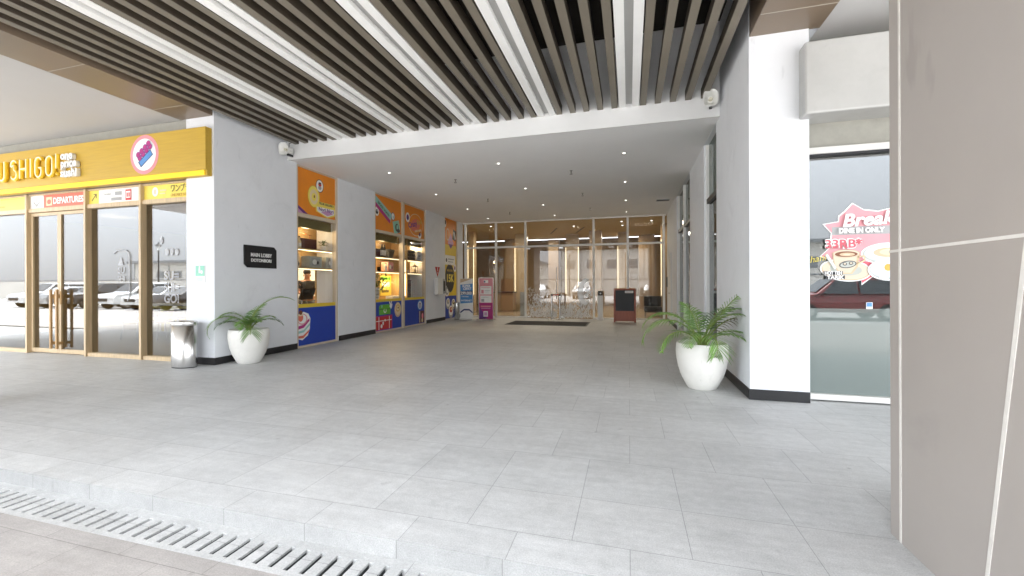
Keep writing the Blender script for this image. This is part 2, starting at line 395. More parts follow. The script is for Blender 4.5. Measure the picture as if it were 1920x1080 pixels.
# drain cover with real slots
t = thing('drain_channel', (-2, 1.865, -.12), 'pale stone drain channel with dark slots along the kerb', 'drain')
m = MB('drain_stone')
m.box(-40, 30, 1.938, 2.0, -.4, -.10); m.box(-40, 30, 1.73, 1.768, -.4, -.10)
x = -6.0; xs_ = []
while x < 2.4: xs_.append(x); x += .0993
for i, xx in enumerate(xs_): m.use('drain_stone').box(xx+.030, xx+.0993, 1.768, 1.938, -.114, -.10); m.use('char').box(xx+.031, xx+.0983, 1.77, 1.936, -.15, -.1142)  # dark undersides and the black channel floor paint the shade inside the slots
m.use('drain_stone').box(-40, -5.970, 1.768, 1.938, -.14, -.10); m.box(xs_[-1]+.0993, 30, 1.768, 1.938, -.14, -.10)
m.build('cover', t)
MB('black').box(-6.2, 2.6, 1.768, 1.938, -.4, -.32).build('channel_floor', t)

# ------------------------------------------------------------ entrance walls
def wall(name, x0, x1, piers, label, faceside):
    t = thing(name, ((x0+x1)/2, piers[0][0], 0), label, 'wall')
    m = MB('wall_paint')
    for a, b in piers: m.box(x0, x1, a, b, 0, 3.975)
    m.box(x0, x1, piers[0][0], piers[-1][1], 3.975, 5.45)
    m.build('wall_body', t)
    for i, (a, b) in enumerate(piers):
        s = MB('black_skirting')
        if faceside > 0: s.box(x1, x1+.012, a+.001, b-.001, .002, .125)
        else: s.box(x0-.012, x0, a+.001, b-.001, .002, .125)
        if i == 0: s.box(x0, x1+.012 if faceside > 0 else x1, a-.012, a, .002, .125) if faceside > 0 else s.box(x0-.012, x1, a-.012, a, .002, .125)
        s.build('skirting', t, .002)
    return t
wl = wall('entrance_wall', -7.48, XL, [(YF, 7.42), (8.745, 10.29), (13.35, 14.92), (16.16, 16.72)], 'grey painted wall with orange topped windows beside the entrance', 1)
wr = wall('entrance_wall', XR, 1.985, [(5.53, 7.46), (8.62, 10.57), (13.35, 16.72)], 'grey painted wall with slim green topped windows behind the bigger palm', -1)
# plain service door in the far part of that wall
t = thing('service_door', (1.36, 15.6, 0), 'flush grey service door in the wall near the glass entrance', 'door')
MB('white_paint').box(1.345, 1.368, 15.05, 16.1, .13, 2.35).build('door_leaf', t, .004)
m = MB('wall_paint'); m.box(1.338, 1.369, 14.98, 15.05, .13, 2.42); m.box(1.338, 1.369, 16.1, 16.17, .13, 2.42); m.box(1.338, 1.369, 15.05, 16.1, 2.35, 2.42); m.build('door_frame', t)
MB('steel').cyl((1.30, 15.2, 1.05), (1.30, 15.33, 1.05), .012).cyl((1.345, 15.2, 1.05), (1.30, 15.2, 1.05), .012).build('handle', t)
MB('black_plastic').box(1.32, 1.369, 16.36, 16.5, 1.25, 1.62).build('card_reader', None, .01, 'black wall reader between grey service door and glass entrance', 'card reader')

# ------------------------------------------------------------ canopy
t = thing('slatted_canopy', (-2.74, 3, 4.28), 'dark slatted canopy with white light troughs over the driveway', 'canopy')
CY0 = -1.6; CS0 = 2.79
for b in range(-6, 1):
    c0 = 1.365*(b+1)
    for q in range(-2, 3):
        cx = c0-.683+q*.229
        if not (-6.83 < cx-.047 and cx+.047 < 1.36): continue
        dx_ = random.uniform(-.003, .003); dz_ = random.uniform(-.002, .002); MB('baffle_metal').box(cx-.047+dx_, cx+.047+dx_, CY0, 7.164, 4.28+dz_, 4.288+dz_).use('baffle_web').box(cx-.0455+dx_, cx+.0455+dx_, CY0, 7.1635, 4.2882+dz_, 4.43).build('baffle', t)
for c in (0.005-1.365*k for k in range(0, 5)):
    m = MB('trough_white')
    m.box(c-.158, c-.05, CY0, 7.163, 4.278, 4.50); m.box(c+.05, c+.158, CY0, 7.163, 4.278, 4.50)
    m.use('trough_diffuser').box(c-.05, c+.05, CY0, 7.163, 4.33, 4.40)
    m.build('light_trough', t)
MB('deck_dark').box(XL-.1, XR+.1, CY0, 7.16, 5.452, 5.8).build('deck', t)
for x0, x1 in ((-7.60, -6.872), (1.375, 2.10)):
    m = MB('bronze_panel')
    ys = [CY0, -.4, 1.0, 2.4, 3.8, 5.1, 5.552]
    m.box(x0, x1, CY0, 5.552, 4.28, 5.45)
    m.use('bronze_joint')
    for a in ys[1:-1]: m.box(x0+.003, x1-.003, a-.006, a+.006, 4.2775, 4.2799)
    m.build('edge_beam', t)
MB('bronze_panel').box(-7.6, 2.1, CY0-.12, CY0-.002, 4.2, 5.8).build('front_beam', t)
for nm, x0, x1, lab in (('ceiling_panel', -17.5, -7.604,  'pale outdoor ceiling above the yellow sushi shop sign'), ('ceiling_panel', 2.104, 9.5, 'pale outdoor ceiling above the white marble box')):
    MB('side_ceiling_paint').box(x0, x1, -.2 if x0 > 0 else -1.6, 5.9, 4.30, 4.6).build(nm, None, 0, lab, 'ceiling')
t = thing('upper_facade', (-2, 5.6, 4.6), 'upper building front standing above the covered entrance', 'building')
m = MB('white_paint'); m.box(-17.5, 9.5, 5.9, 28, 5.82, 12); m.box(-17.5, -7.6, 5.9, 6.1, 4.6, 5.8); m.box(2.1, 9.5, 5.9, 6.1, 4.6, 5.8); m.use('cafe_wall_and_gap_shade').box(-17.5, -7.485, 5.60, 5.89, 3.37, 4.295); m.box(1.99, 9.5, 5.862, 5.895, 3.9, 4.295); m.build('facade', t)  # darker strips above sign and marble box put the gap's shade into colour
m = MB('car_glass')
for q in range(9): m.box(-16+q*2.8, -14+q*2.8, 5.86, 5.899, 7, 10.5)
m.build('window_band', t)
# entrance ceiling with its front beam
t = thing('entrance_ceiling', (-2.74, 12, 3.98), 'white painted ceiling with downlights and front beam over the entrance', 'ceiling')
MB('ceiling_paint').box(XL+.002, XR-.002, 7.20, 16.71, 3.98, 5.44).build('soffit', t)
MB('white_paint').box(XL+.002, XR-.002, 7.166, 7.198, 3.974, 5.448).build('beam_face', t)
dl = None
for i, y in enumerate((8.65, 11.1, 13.55, 15.75)):
    for j, x in enumerate((-5.37, -2.71, -.09)):
        lab = 'small round recessed downlight, one of twelve in the white entrance ceiling'
        if dl is None:
            dl = thing('downlight', (x, y, 3.972), lab, 'downlight', 'downlights in the entrance ceiling')
            MB('white_plastic').lathe([(.030, .004), (.036, -.004), (.055, -.006), (.058, 0), (.058, .006)], (x, y, 3.974), 24).build('trim', dl)
            MB('lamp_white').lathe([(.001, 0), (.021, 0), (.021, .003)], (x, y, 3.9685), 20).build('lamp', dl)
        else:
            c = copy_tree(dl); c.location = (x, y, 3.972)
sp = None
for y in (9.67, 12.15, 14.6):
    for x in (-4.15, -1.28):
        lab = 'small dark fire sprinkler hanging from the white entrance ceiling between downlights'
        if sp is None:
            sp = thing('fire_sprinkler', (x, y, 3.90), lab, 'sprinkler', 'sprinklers in the entrance ceiling')
            MB('steel_dark').cyl((x, y, 3.92), (x, y, 3.978), .012).build('pipe', sp)
            MB('steel_dark').cyl((x, y, 3.9745), (x, y, 3.979), .035, n=18).build('escutcheon', sp); m = MB('steel_dark'); m.cyl((x, y, 3.895), (x, y, 3.90), .035, n=18); m.tube([(x-.02, y, 3.92), (x-.022, y, 3.905), (x, y, 3.897), (x+.022, y, 3.905), (x+.02, y, 3.92)], .004); m.build('deflector', sp)
        else:
            c = copy_tree(sp); c.location = (x, y, 3.90)
t = thing('air_vent', (1.02, 13.85, 3.97), 'small grey louvred vent in the entrance ceiling near slim windows', 'vent')
m = MB('grey'); m.box(.82, 1.22, 13.72, 13.74, 3.965, 3.979); m.box(.82, 1.22, 13.96, 13.98, 3.965, 3.979); m.box(.82, .84, 13.74, 13.96, 3.965, 3.979); m.box(1.20, 1.22, 13.74, 13.96, 3.965, 3.979); m.build('frame', t)
m = MB('darkgrey'); 
for q in range(7): m.obox((1.02, 13.755+q*.032, 3.973), (.178, 0, 0), (0, .011, .004), (0, -.001, .003))
m.build('louvre', t)

# ------------------------------------------------------------ taupe columns near the driveway
def column(x0, x1, y0, y1, label, face):
    t = thing('clad_column', ((x0+x1)/2, (y0+y1)/2, 0), label, 'column')
    MB('taupe_panel').box(x0, x1, y0, y1, -.11, 4.276).build('shaft', t, .006)
    m = MB('joint_white'); e = .0025
    fx = x0-e if face < 0 else x1-.001
    fx2 = x0+.001 if face < 0 else x1+e
    m.box(fx, fx2, y1-.102, y1-.086, -.1, 4.27)
    m.box(fx, fx2, y0, y1-.104, 1.534, 1.548); m.box(fx, fx2, y1-.084, y1-.001, 1.534, 1.548)
    f = lambda a, b, d: (fx+(fx2-fx)*d, a, b)
    sy = y1-.80
    m.prism([(sy-.008+.19, -.1), (sy+.008+.19, -.1), (sy-.02, 1.53), (sy-.04, 1.53)] if face < 0 else [(sy-.008, -.1), (sy+.008, -.1), (sy+.008, 1.53), (sy-.008, 1.53)], f, 0, 1)
    m.build('panel_joint', t)
    return t
column(1.375, 2.10, .6, 2.775, 'taupe clad column with white joints beside the marble box', -1)
column(-7.60, -6.875, .6, 2.775, 'taupe clad column at the driveway before the sushi shop', 1)

# ------------------------------------------------------------ windows in the wall facing the entrance walk (sushi shop side)
def sushi_dot(fn, ca, cb, r, ring='black', top='red'):
    return [(ring, ell(ca, cb, r)), ('white', ell(ca, cb, r*.86)), ('grey', ell(ca, cb-r*.2, r*.42, r*.26)), (top, ell(ca, cb+r*.12, r*.46, r*.3)), ('darkgrey', ell(ca, cb+r*.02, r*.2, r*.32))]
def display_window(y0, y1, bays, label):
    t = thing('display_window', (-6.9, (y0+y1)/2, 0), label, 'window')
    m = MB('frame_champagne')
    xb, xf = -6.98, -6.862
    for a in (y0, y1-.05): m.box(xb, xf, a, a+.05, .0, 3.973)
    for a in bays[1:-1]: m.box(xb, xf+.03, a-.05, a+.05, .0, 3.973)
    seg = [(y0+.05, y1-.05)] if len(bays) == 2 else [(y0+.05, bays[1]-.05), (bays[1]+.05, y1-.05)]
    for a, b in seg:
        m.box(xb, xf-.01, a, b, .0, .045); m.box(xb, xf-.004, a, b, 2.86, 2.94); m.box(xb, xf-.01, a, b, 3.94, 3.973)
    m.build('frame', t, .003)
    panels = []
    for a, b in seg:
        MB('pane').box(-6.925, -6.917, a, b, .95, 2.86).build('glass', t)
        h = MB('orange').box(-6.935, -6.90, a, b, 2.94, 3.94).build('header_panel', t)
        l = MB('blue').box(-6.935, -6.90, a, b, .045, .87); l.use('yellow').box(-6.935, -6.90, a, b, .871, .95)
        lo = l.build('lower_panel', t)
        panels.append((h, lo, a, b))
        MB('olive').box(-7.10, -7.02, a, b, 2.66, 2.93).build('blind', t)
    return t, panels
fn = LW(-6.90)
t, pn = display_window(7.42, 8.745, (7.42, 8.745), 'narrow display window with blue base and cream sticker near the lobby sign')
h, lo, a, b = pn[0]
S = lambda name, par, items, **k: layers(name, par, fn, items)
m = S('', h, [('black', ell(8.17, 3.66, .125, .15)), ('white', ell(8.17, 3.66, .11, .135)), ('grey', ell(8.17, 3.62, .05, .05)), ('red', ell(8.17, 3.69, .05, .04)), ('darkgrey', ell(8.17, 3.72, .045, .025))]); m.build('sticker', h)
m = S('', h, [('gold', ell(7.98, 3.38, .19, .25)), ('lemon', ell(7.98, 3.38, .175, .235)), ('cream', ell(7.98, 3.37, .13, .17)), ('lemon', ell(7.98, 3.37, .07, .09)), ('brown', ell(7.99, 3.38, .02, .035))]); m.build('sticker', h)
m = S('', h, [('lemon', [(8.10, 3.12), (8.68, 3.12), (8.68, 3.30), (8.10, 3.30), (8.05, 3.22)]), ('lemon', [(8.03, 3.18), (8.05, 2.99+.07), (8.42, 2.945), (8.69, 3.03), (8.69, 3.2), (8.4, 3.24)]), ('white', [(8.07, 3.17), (8.09, 3.07), (8.42, 2.98), (8.66, 3.06), (8.66, 3.18)]), ('lilac', [(8.2, 3.06), (8.42, 3.0), (8.62, 3.07), (8.42, 3.12)])])
m.use('darkgrey').text('TELUR GULUNG !', .07, LWm(-6.895, 8.39, 3.262), .002, .002, width=.5)
m.use('purple').text('Nori Nori', .12, LWm(-6.890, 8.38, 3.13), .002, .002, width=.5)
m.build('sticker', h)
m = S('', h, [('purple', [(a+.01, 2.95), (7.80, 2.95), (a+.01, 3.12)]), ('lilac', [(a+.01, 2.95), (7.66, 2.95), (a+.01, 3.06)])]); m.build('sticker', h)
it = [('white', ell(7.50, .50, .27, .30)[0:0] or [(7.475, .2), (7.62, .16), (7.78, .25), (7.84, .4), (7.86, .62), (7.80, .73), (7.66, .78), (7.475, .72)])]
it += [('magenta', [(7.475, .40), (7.66, .43), (7.83, .57), (7.83, .63), (7.66, .50), (7.475, .47)]), ('teal', [(7.475, .31), (7.66, .33), (7.84, .47), (7.84, .52), (7.66, .38), (7.475, .36)]), ('coral', [(7.475, .21), (7.64, .20), (7.82, .33), (7.83, .38), (7.64, .26), (7.475, .26)]),
       ('rose', ell(7.62, .62, .145, .12)), ('white', ell(7.61, .625, .12, .10)), ('coral', ell(7.56, .66, .075, .09)), ('cream', ell(7.56, .72, .07, .03)), ('brown', ell(7.56, .77, .05, .05))]
S('', lo, it).build('sticker', lo)

t, pn = display_window(10.29, 13.35, (10.29, 11.82, 13.35), 'wide two bay display window with green and red suitcase stickers on its base')
h, lo, a, b = pn[0]
m = S('', h, [('teal', [(10.36, 3.72), (10.40, 3.90), (11.22, 3.50), (11.18, 3.26)]), ('magenta', [(10.36, 3.62), (10.36, 3.74), (11.16, 3.30), (11.12, 3.20)]), ('mint', rrect(10.78, 3.58, .7, .12, -.5))])
m.use('darkgrey').text('SMOKED SALMON', .10, LWm(-6.894, 10.80, 3.58, -.5), .002, .001, width=.66); m.build('sticker', h)
S('', h, [('white', ell(10.46, 3.46, .10, .13)), ('black', ell(10.46, 3.45, .06, .07)), ('grey', ell(10.47, 3.48, .035, .03))]).build('sticker', h)
S('', h, [('navy', ell(11.30, 3.44, .10, .12)), ('white', ell(11.30, 3.44, .08, .10)), ('teal', ell(11.31, 3.42, .03, .05))]).build('sticker', h)
m = S('', h, [('teal', rrect(11.50, 3.14, .36, .38, .25)), ('mint', rrect(11.50, 3.15, .31, .32, .25)), ('darkgrey', ell(11.52, 3.13, .1, .12)), ('mint', ell(11.54, 3.14, .05, .08)), ('darkgrey', ell(11.6, 3.04, .09, .06))]); m.build('sticker', h)
m = S('', lo, [('green', [(10.55, .50), (11.14, .50), (11.14, .74), (11.08, .79), (10.62, .79), (10.55, .74)]), ('darkgrey', rect(10.55, 11.14, .645, .662)), ('white', ell(10.85, .61, .075, .07)), ('green', ell(10.85, .635, .045, .06)), ('mint', ell(10.68, .74, .035, .04))]); m.build('sticker', lo)
m = S('', lo, [('magenta', rect(10.37, 11.24, .06, .47)), ('red', rect(10.37, 11.2, .075, .44)), ('white', rect(10.37, 11.2, .315, .335)), ('white', rect(10.52, 10.545, .075, .44)), ('white', rect(11.06, 11.085, .075, .44)), ('white', ell(10.66, .17, .05, .055)), ('white', ell(10.74, .25, .035, .055)), ('white', ell(10.84, .33, .035, .035))]); m.build('sticker', lo)
m = S('', lo, [('white', rrect(11.13, .80, .05, .15, .5)), ('white', rrect(11.19, .82, .04, .12, -.2)), ('white', [(11.08, .74), (11.25, .80), (11.22, .70), (11.17, .64)])]); m.build('sticker', lo)
m = S('', lo, [('tan', ell(11.56, .60, .19, .23)), ('cream', ell(11.56, .62, .165, .19)), ('gold', ell(11.56, .65, .12, .11)), ('cream', ell(11.56, .65, .09, .08)), ('brown', ell(11.57, .66, .035, .03))]); m.build('sticker', lo)
h, lo, a, b = pn[1]
m = S('', h, [('cream', ell(12.72, 3.37, .47, .37)), ('orange', ell(12.72, 3.37, .45, .35)), ('coral', ell(12.68, 3.36, .33, .20, rot=.3))])
m.use('purple').text('Crazy', .24, LWm(-6.893, 12.50, 3.34, .25), .002, .006); m.use('gold').text('Roll', .22, LWm(-6.893, 12.95, 3.50, .25), .002, .006)
m.use('cream').text('mini mini', .12, LWm(-6.893, 12.85, 3.20, .2), .002, .004); m.build('sticker', h)
S('', h, [('white', ell(12.18, 3.55, .13, .155)), ('purple', ell(12.18, 3.55, .075, .095)), ('navy', ell(12.2, 3.53, .04, .05))]).build('sticker', h)
S('', h, [('white', ell(12.98, 3.08, .12, .135)), ('darkgrey', ell(12.98, 3.09, .065, .07)), ('purple', ell(12.96, 3.08, .03, .035))]).build('sticker', h)
S('', lo, [('skyblue', ell(12.98, .67, .17, .17)), ('white', ell(12.98, .67, .13, .13)), ('navy', ell(12.98, .66, .085, .10)), ('white', ell(12.98, .65, .03, .08))]).build('sticker', lo)
m = S('', lo, [('maroon', rect(12.90, 13.28, .06, .47)), ('white', rect(12.955, 12.985, .07, .46)), ('pink', ell(13.16, .29, .06, .1)), ('cream', ell(13.14, .14, .05, .07))]); m.build('sticker', lo)

# poster panel: orange over yellow over blue
t = thing('wall_poster', (-6.9, 15.5, 0), 'orange yellow and blue poster panel with a dark 15K circle', 'poster')
m = MB('frame_champagne'); m.box(-6.98, -6.862, 14.92, 14.96, 0, 3.973); m.box(-6.98, -6.862, 16.12, 16.16, 0, 3.973); m.build('frame', t, .003)
bd = MB('orange').box(-6.94, -6.90, 14.96, 16.12, 2.945, 3.973); bd.use('yellow').box(-6.94, -6.90, 14.96, 16.12, .92, 2.944); bd.use('blue').box(-6.94, -6.90, 14.96, 16.12, .03, .919)
bo = bd.build('board', t)
m = S('', bo, [('white', rect(14.97, 16.02, 2.15, 2.53)), ('darkgrey', ell(15.16, 2.33, .06, .08)), ('grey', rect(15.32, 15.9, 2.36, 2.40)), ('grey', rect(15.32, 15.8, 2.26, 2.29))]); m.build('sticker', bo)
m = S('', bo, [('darkgrey', ell(15.48, 1.62, .45, .57)), ('char', ell(15.48, 1.62, .41, .52))])
m.use('lemon').text('15K', .42, LWm(-6.894, 15.48, 1.62), .002, .012, width=.66); m.use('gold').text('MULAI DARI', .12, LWm(-6.894, 15.48, 1.93), .002, .002, width=.5); m.build('sticker', bo)
S('', bo, [('white', ell(15.20, 1.12, .21, .22)), ('grey', ell(15.20, 1.12, .15, .16)), ('white', ell(15.22, 1.12, .07, .09))]).build('sticker', bo)
S('', bo, [('white', ell(15.98, 2.05, .13, .16)), ('purple', ell(15.98, 2.04, .06, .08))]).build('sticker', bo)
for ca, cb, r_, cc in ((15.30, .66, .19, 'grey'), (15.82, .62, .18, 'olive'), (15.58, .33, .22, 'red')):
    S('', bo, [('grey', ell(ca, cb-.06, r_, r_*1.1)), ('white', ell(ca, cb, r_*.92, r_*.9)), (cc, ell(ca, cb+.03, r_*.6, r_*.5)), ('cream', ell(ca+.02, cb+.05, r_*.3, r_*.25))]).build('sticker', bo)
S('', bo, [('cream', ell(15.30, 3.35, .15, .24)), ('orange', ell(15.30, 3.35, .12, .2))]).build('sticker', bo)
m = S('', bo, [('lilac', [(15.3, 3.02), (15.86, 3.02), (15.58, 3.42)]), ('rose', ell(15.56, 3.02, .27, .09)), ('purple', [(15.35, 2.98), (15.78, 2.98), (15.57, 2.80)]), ('lilac', rrect(15.56, 3.03, .5, .09))]); m.build('sticker', bo)
m = S('', bo, [('black', rrect(15.93, 3.38, .30, .42, -.2)), ('grey', rrect(15.93, 3.36, .10, .34, .5)), ('white', rrect(15.99, 3.36, .05, .3, .5))]); m.build('sticker', bo)
S('', bo, [('white', ell(15.06, 3.76, .085, .15)), ('black', ell(15.06, 3.8, .06, .09))]).build('sticker', bo)

# ------------------------------------------------------------ sushi shop interior (behind those windows and the shop front)
MB('shop_floor_stone').box(-16.8, -7.0, 5.9, 16.70, -.2, .004).build('shop_floor', kind='structure')
t = thing('sushi_shop_room', (-12, 11, 0), 'warm sushi shop interior of pale timber behind the glass fronts', 'shop interior')
m = MB('shelf_wood'); m.box(-17, -16.8, 5.8, 16.7, 0, 3.4); m.box(-17, -7.5, 16.5, 16.7, 0, 3.4); m.build('wall', t)
MB('brown').box(-17, -7.0, 5.9, 16.5, 3.35, 3.5).build('ceiling', t)
for (x, y, e) in ((-10.5, 8.3, 4), (-13.8, 8.3, 4), (-8.6, 12.0, 12), (-8.3, 9.2, 7)):
    ld = bpy.data.lights.new('ceiling_lamp', 'AREA'); ld.energy = e; ld.size = .8; ld.color = (1, .78, .5)
    lo_ = bpy.data.objects.new('ceiling_lamp', ld); col.objects.link(lo_); lo_.location = (x, y, 3.3); lo_.parent = None
# shelf niche behind each window
def niche(y0, y1, back0, label, posts=()):
    t = thing('display_shelf', (-7.4, y0, 0), label, 'shelf')
    m = MB('shelf_wood')
    m.box(-7.62, -7.58, back0, y1, .90, 3.0)
    m.box(-7.62, -7.58, y0, back0, 1.74, 3.0)
    m.box(-7.58, -7.0, y1, y1+.04, .90, 3.0)
    m.build('back_panel', t)
    for z in (2.20, 1.77):
        s = MB('shelf_wood').box(-7.578, -7.03, y0, y1-.002, z-.035, z).build('shelf', t, .003)
        MB('led_warm').box(-7.05, -7.035, y0, y1-.03, z-.047, z-.036).build('light_strip', s)
    MB('led_warm').box(-7.06, -7.045, y1-.032, y1-.018, 1.0, 2.15).build('light_strip', t)
    MB('shelf_wood').box(-7.78, -6.96, y0, y1, .84, .90).build('counter_top', t, .004)
    for p in posts: MB('shelf_wood').box(-7.5, -7.05, p-.02, p+.02, .90, 2.16).build('upright', t)
    return t
niche(7.30, 9.40, 8.84, 'lit timber shelf with black crate behind the narrow display window')
niche(10.30, 12.30, 11.6, 'lit timber shelf with leafy plant below behind the wide display window')
niche(12.36, 14.25, 12.36, 'lit timber shelf with lantern behind the far bay of the display window')
def lamp_point(x, y, z, e, c=(1, .72, .38)):
    ld = bpy.data.lights.new('shelf_lamp', 'POINT'); ld.energy = e; ld.color = c; ld.shadow_soft_size = .08
    o = bpy.data.objects.new('shelf_lamp', ld); col.objects.link(o); o.location = (x, y, z); return o
def crate(x, y, z, label):
    t = thing('crate', (x, y, z), label, 'crate')
    MB('maroon').box(x-.16, x+.16, y-.3, y+.3, z, z+.24).build('box', t, .006)
    m = MB('brown')
    m.tube([(x, y-.25, z+.24), (x, y-.25, z+.42)], .008); m.tube([(x, y+.25, z+.24), (x, y+.25, z+.36)], .008); m.tube([(x, y-.32, z+.40), (x, y+.32, z+.34)], .008)
    m.build('rail', t)
crate(-7.3, 8.05, 2.20, 'dark wooden crate with rails on the narrow window upper shelf')
def bottle(x, y, z, mt, label, group=None):
    t = thing('bottle', (x, y, z), label, 'bottle', group)
    MB(mt).lathe([(.035, 0), (.042, .01), (.042, .14), (.02, .19), (.016, .24)], (x, y, z), 18).build('body', t)
    MB('black').lathe([(.019, .235), (.019, .265)], (x, y, z), 14).build('cap', t)
    MB('white').lathe([(.0425, .04), (.0428, .041), (.0428, .11), (.0425, .112)], (x, y, z), 18).build('paper_label', t)
bottle(-7.10, 7.62, 2.20, 'white', 'white bottle left of the dark crate on narrow window shelf')
bottle(-7.10, 7.76, 2.20, 'cream', 'cream bottle nearest the dark crate on narrow window shelf')
def small_plant(x, y, z, label, hgt=.14, pot='white', big=1.0):
    t = thing('potted_plant', (x, y, z), label, 'plant')
    MB(pot).lathe([(.05*big, 0), (.065*big, .10*big), (.058*big, .10*big)], (x, y, z), 20).build('pot', t)
    m = MB('leaf_dark'); rnd = random.Random(int(y*100))
    for q in range(int(110*big)):
        a = rnd.uniform(0, 6.28); r_ = rnd.uniform(0, .10*big); zz = z+.10*big+rnd.uniform(.0, hgt)*(1-.4*r_/(.1*big))
        p = Vector((x+r_*math.cos(a), y+r_*math.sin(a), zz)); d = Vector((math.cos(a), math.sin(a), rnd.uniform(-.1, 1))).normalized()*rnd.uniform(.04, .075)*big**.7
        s_ = d.cross(Vector((0, 0, 1))).normalized()*.014*big
        m.add([p, p+d*.5+s_, p+d, p+d*.5-s_], [(0, 1, 2, 3)])
    m.build('leaves', t)
small_plant(-7.12, 8.55, 2.20, 'small bushy plant in white pot on narrow window upper shelf')
def printed_box(x, y, z, label, mt='paleblue', pr='grey', ly=.2, lz=.27):
    t = thing('gift_box', (x, y, z), label, 'box')
    MB(mt).box(x-.12, x+.12, y-ly, y+ly, z, z+lz).build('carton', t, .004)
    m = layers('', t, LW(x+.12), [(pr, rect(y-ly*.7, y+ly*.7, z+.04, z+lz-.04)), ('white', ell(y-.04, z+lz*.5, ly*.35, lz*.22)), ('char', ell(y+.06, z+lz*.45, ly*.18, lz*.15))]); m.build('print', t)
mat('boxgrey', (.42, .44, .40), .5, .06)
printed_box(-7.2, 8.25, 1.77, 'grey printed gift box in the middle of the narrow window shelf', 'boxgrey')
printed_box(-7.2, 8.80, 1.77, 'grey printed gift box at the lit shelf corner by narrow window', 'boxgrey')
MB('cream').box(-7.42, -7.30, 7.55, 8.0, 1.77, 2.07).build('gift_box', None, .004, 'plain cream box standing behind the black mug', 'box')
def mug(x, y, z, label):
    t = thing('mug', (x, y, z), label, 'mug')
    MB('black').lathe([(.04, 0), (.052, .02), (.052, .13), (.045, .13), (.045, .03)], (x, y, z), 20).build('cup', t)
    MB('black').tube([(x, y+.05, z+.10), (x, y+.085, z+.095), (x, y+.085, z+.05), (x, y+.05, z+.04)], .009).build('handle', t)
mug(-7.08, 7.64, 1.77, 'black mug on the lower shelf of the narrow window')
# till on the counter
t = thing('till_screen', (-7.3, 8.15, .9), 'black till screen on its stand behind the narrow window', 'till')
MB('black_plastic').obox((-7.3, 8.22, 1.16), (.0, .22, 0), (.05, 0, .13), (.012, 0, -.005)).build('screen', t, .006)
m = MB('steel'); m.tube([(-7.36, 8.12, .91), (-7.40, 8.16, 1.12)], .014); m.tube([(-7.36, 8.32, .91), (-7.38, 8.2, 1.12)], .012); m.box(-7.5, -7.25, 8.0, 8.36, .9, .915); m.build('stand', t)
for px_, py_, pz_ in ((-7.25, 8.1, 2.62), (-7.25, 9.1, 1.5), (-7.25, 11.2, 2.62), (-7.25, 11.9, 1.5), (-7.25, 13.1, 2.62), (-7.25, 13.5, 1.5), (-7.25, 8.3, 2.05), (-7.25, 11.2, 2.05), (-7.25, 13.1, 2.05)): lamp_point(px_, py_, pz_, 1.1 if pz_ > 2.3 or pz_ < 1.6 else .5)
MB('white').box(-9.9, -9.8, 8.6, 12.6, .005, 3.3).build('partition', None, 0, 'white kitchen partition behind the man in black', 'partition')
# second window goods
for (y, lab) in ((11.05, 'tall black bottle nearest the mullion left of its twin on wide window shelf'), (11.18, 'tall black bottle beside its twin on the wide window upper shelf')):
    t = thing('bottle', (-7.12, y, 2.20), lab, 'bottle')
    MB('black').lathe([(.045, 0), (.05, .01), (.05, .24), (.022, .31), (.018, .38)], (-7.12, y, 2.20), 18).build('body', t)
    MB('white').lathe([(.0505, .05), (.051, .051), (.051, .2), (.0505, .202)], (-7.12, y, 2.20), 18).build('paper_label', t)
t = thing('basket', (-7.25, 11.55, 2.2), 'dark woven basket beside the black bottles on upper shelf', 'basket')
MB('darkgrey').lathe([(.20, 0), (.26, .26), (.24, .26), (.18, .02)], (-7.30, 11.58, 2.2), 24, .9, 1.1).build('body', t)
crate(-7.32, 10.72, 2.20, 'dark wooden crate with rails at the wide window upper shelf end')
printed_box(-7.25, 11.55, 1.77, 'pale pink gift box on the middle shelf of the wide window', 'salmon', 'rose', .16, .30)
bottle(-7.10, 11.22, 1.77, 'white', 'white bottle with black cap on the wide window middle shelf')
mug(-7.1, 10.85, 1.77, 'black mug on the middle shelf of the wide window')
t = thing('potted_plant', (-7.35, 10.95, .9), 'large leafy plant on the counter behind the wide window', 'plant')
MB('black').lathe([(.10, 0), (.14, .22), (.12, .22)], (-7.35, 11.0, .90), 20).build('pot', t)
m = MB('leaf_dark'); rnd = random.Random(5)
for q in range(130):
    a = rnd.uniform(0, 6.28); p = Vector((-7.35+rnd.uniform(-.1, .18), 11.05+rnd.gauss(0, .28), 1.15+rnd.uniform(0, .55)))
    d = Vector((rnd.uniform(-.3, 1), rnd.gauss(0, .8), rnd.uniform(-.5, .8))).normalized()*rnd.uniform(.1, .2)
    s_ = d.cross(Vector((.3, .1, 1))).normalized()*rnd.uniform(.02, .035)
    m.add([p, p+d*.45+s_, p+d, p+d*.45-s_], [(0, 1, 2, 3)])
m.build('leaves', t)
m = MB('white')
for q in range(4): m.box(-7.25, -7.02, 10.52, 10.74, .90+q*.10, .985+q*.10)
m.build('tray_stack', None, .004, 'stack of white trays on the counter behind wide window', 'trays')
MB('white').box(-7.3, -7.02, 11.5, 12.05, .90, 1.02).build('serving_dish', None, .03, 'white serving dish beside the leafy plant on counter', 'dish')
t = thing('menu_board', (-7.5, 11.9, 1.0), 'yellow menu board behind the leafy counter plant', 'menu board')
MB('lemon').box(-7.57, -7.55, 11.62, 12.25, 1.02, 1.66).build('board', t)
m = layers('', t, LW(-7.55), [('green', rect(11.66, 12.2, 1.52, 1.62)), ('white', rect(11.7, 12.15, 1.30, 1.46)), ('olive', rect(11.7, 12.1, 1.12, 1.2))]); m.build('print', t)
t = thing('lantern', (-7.15, 13.1, 1.77), 'black lantern on the lower shelf in the far window bay', 'lantern')
m = MB('black')
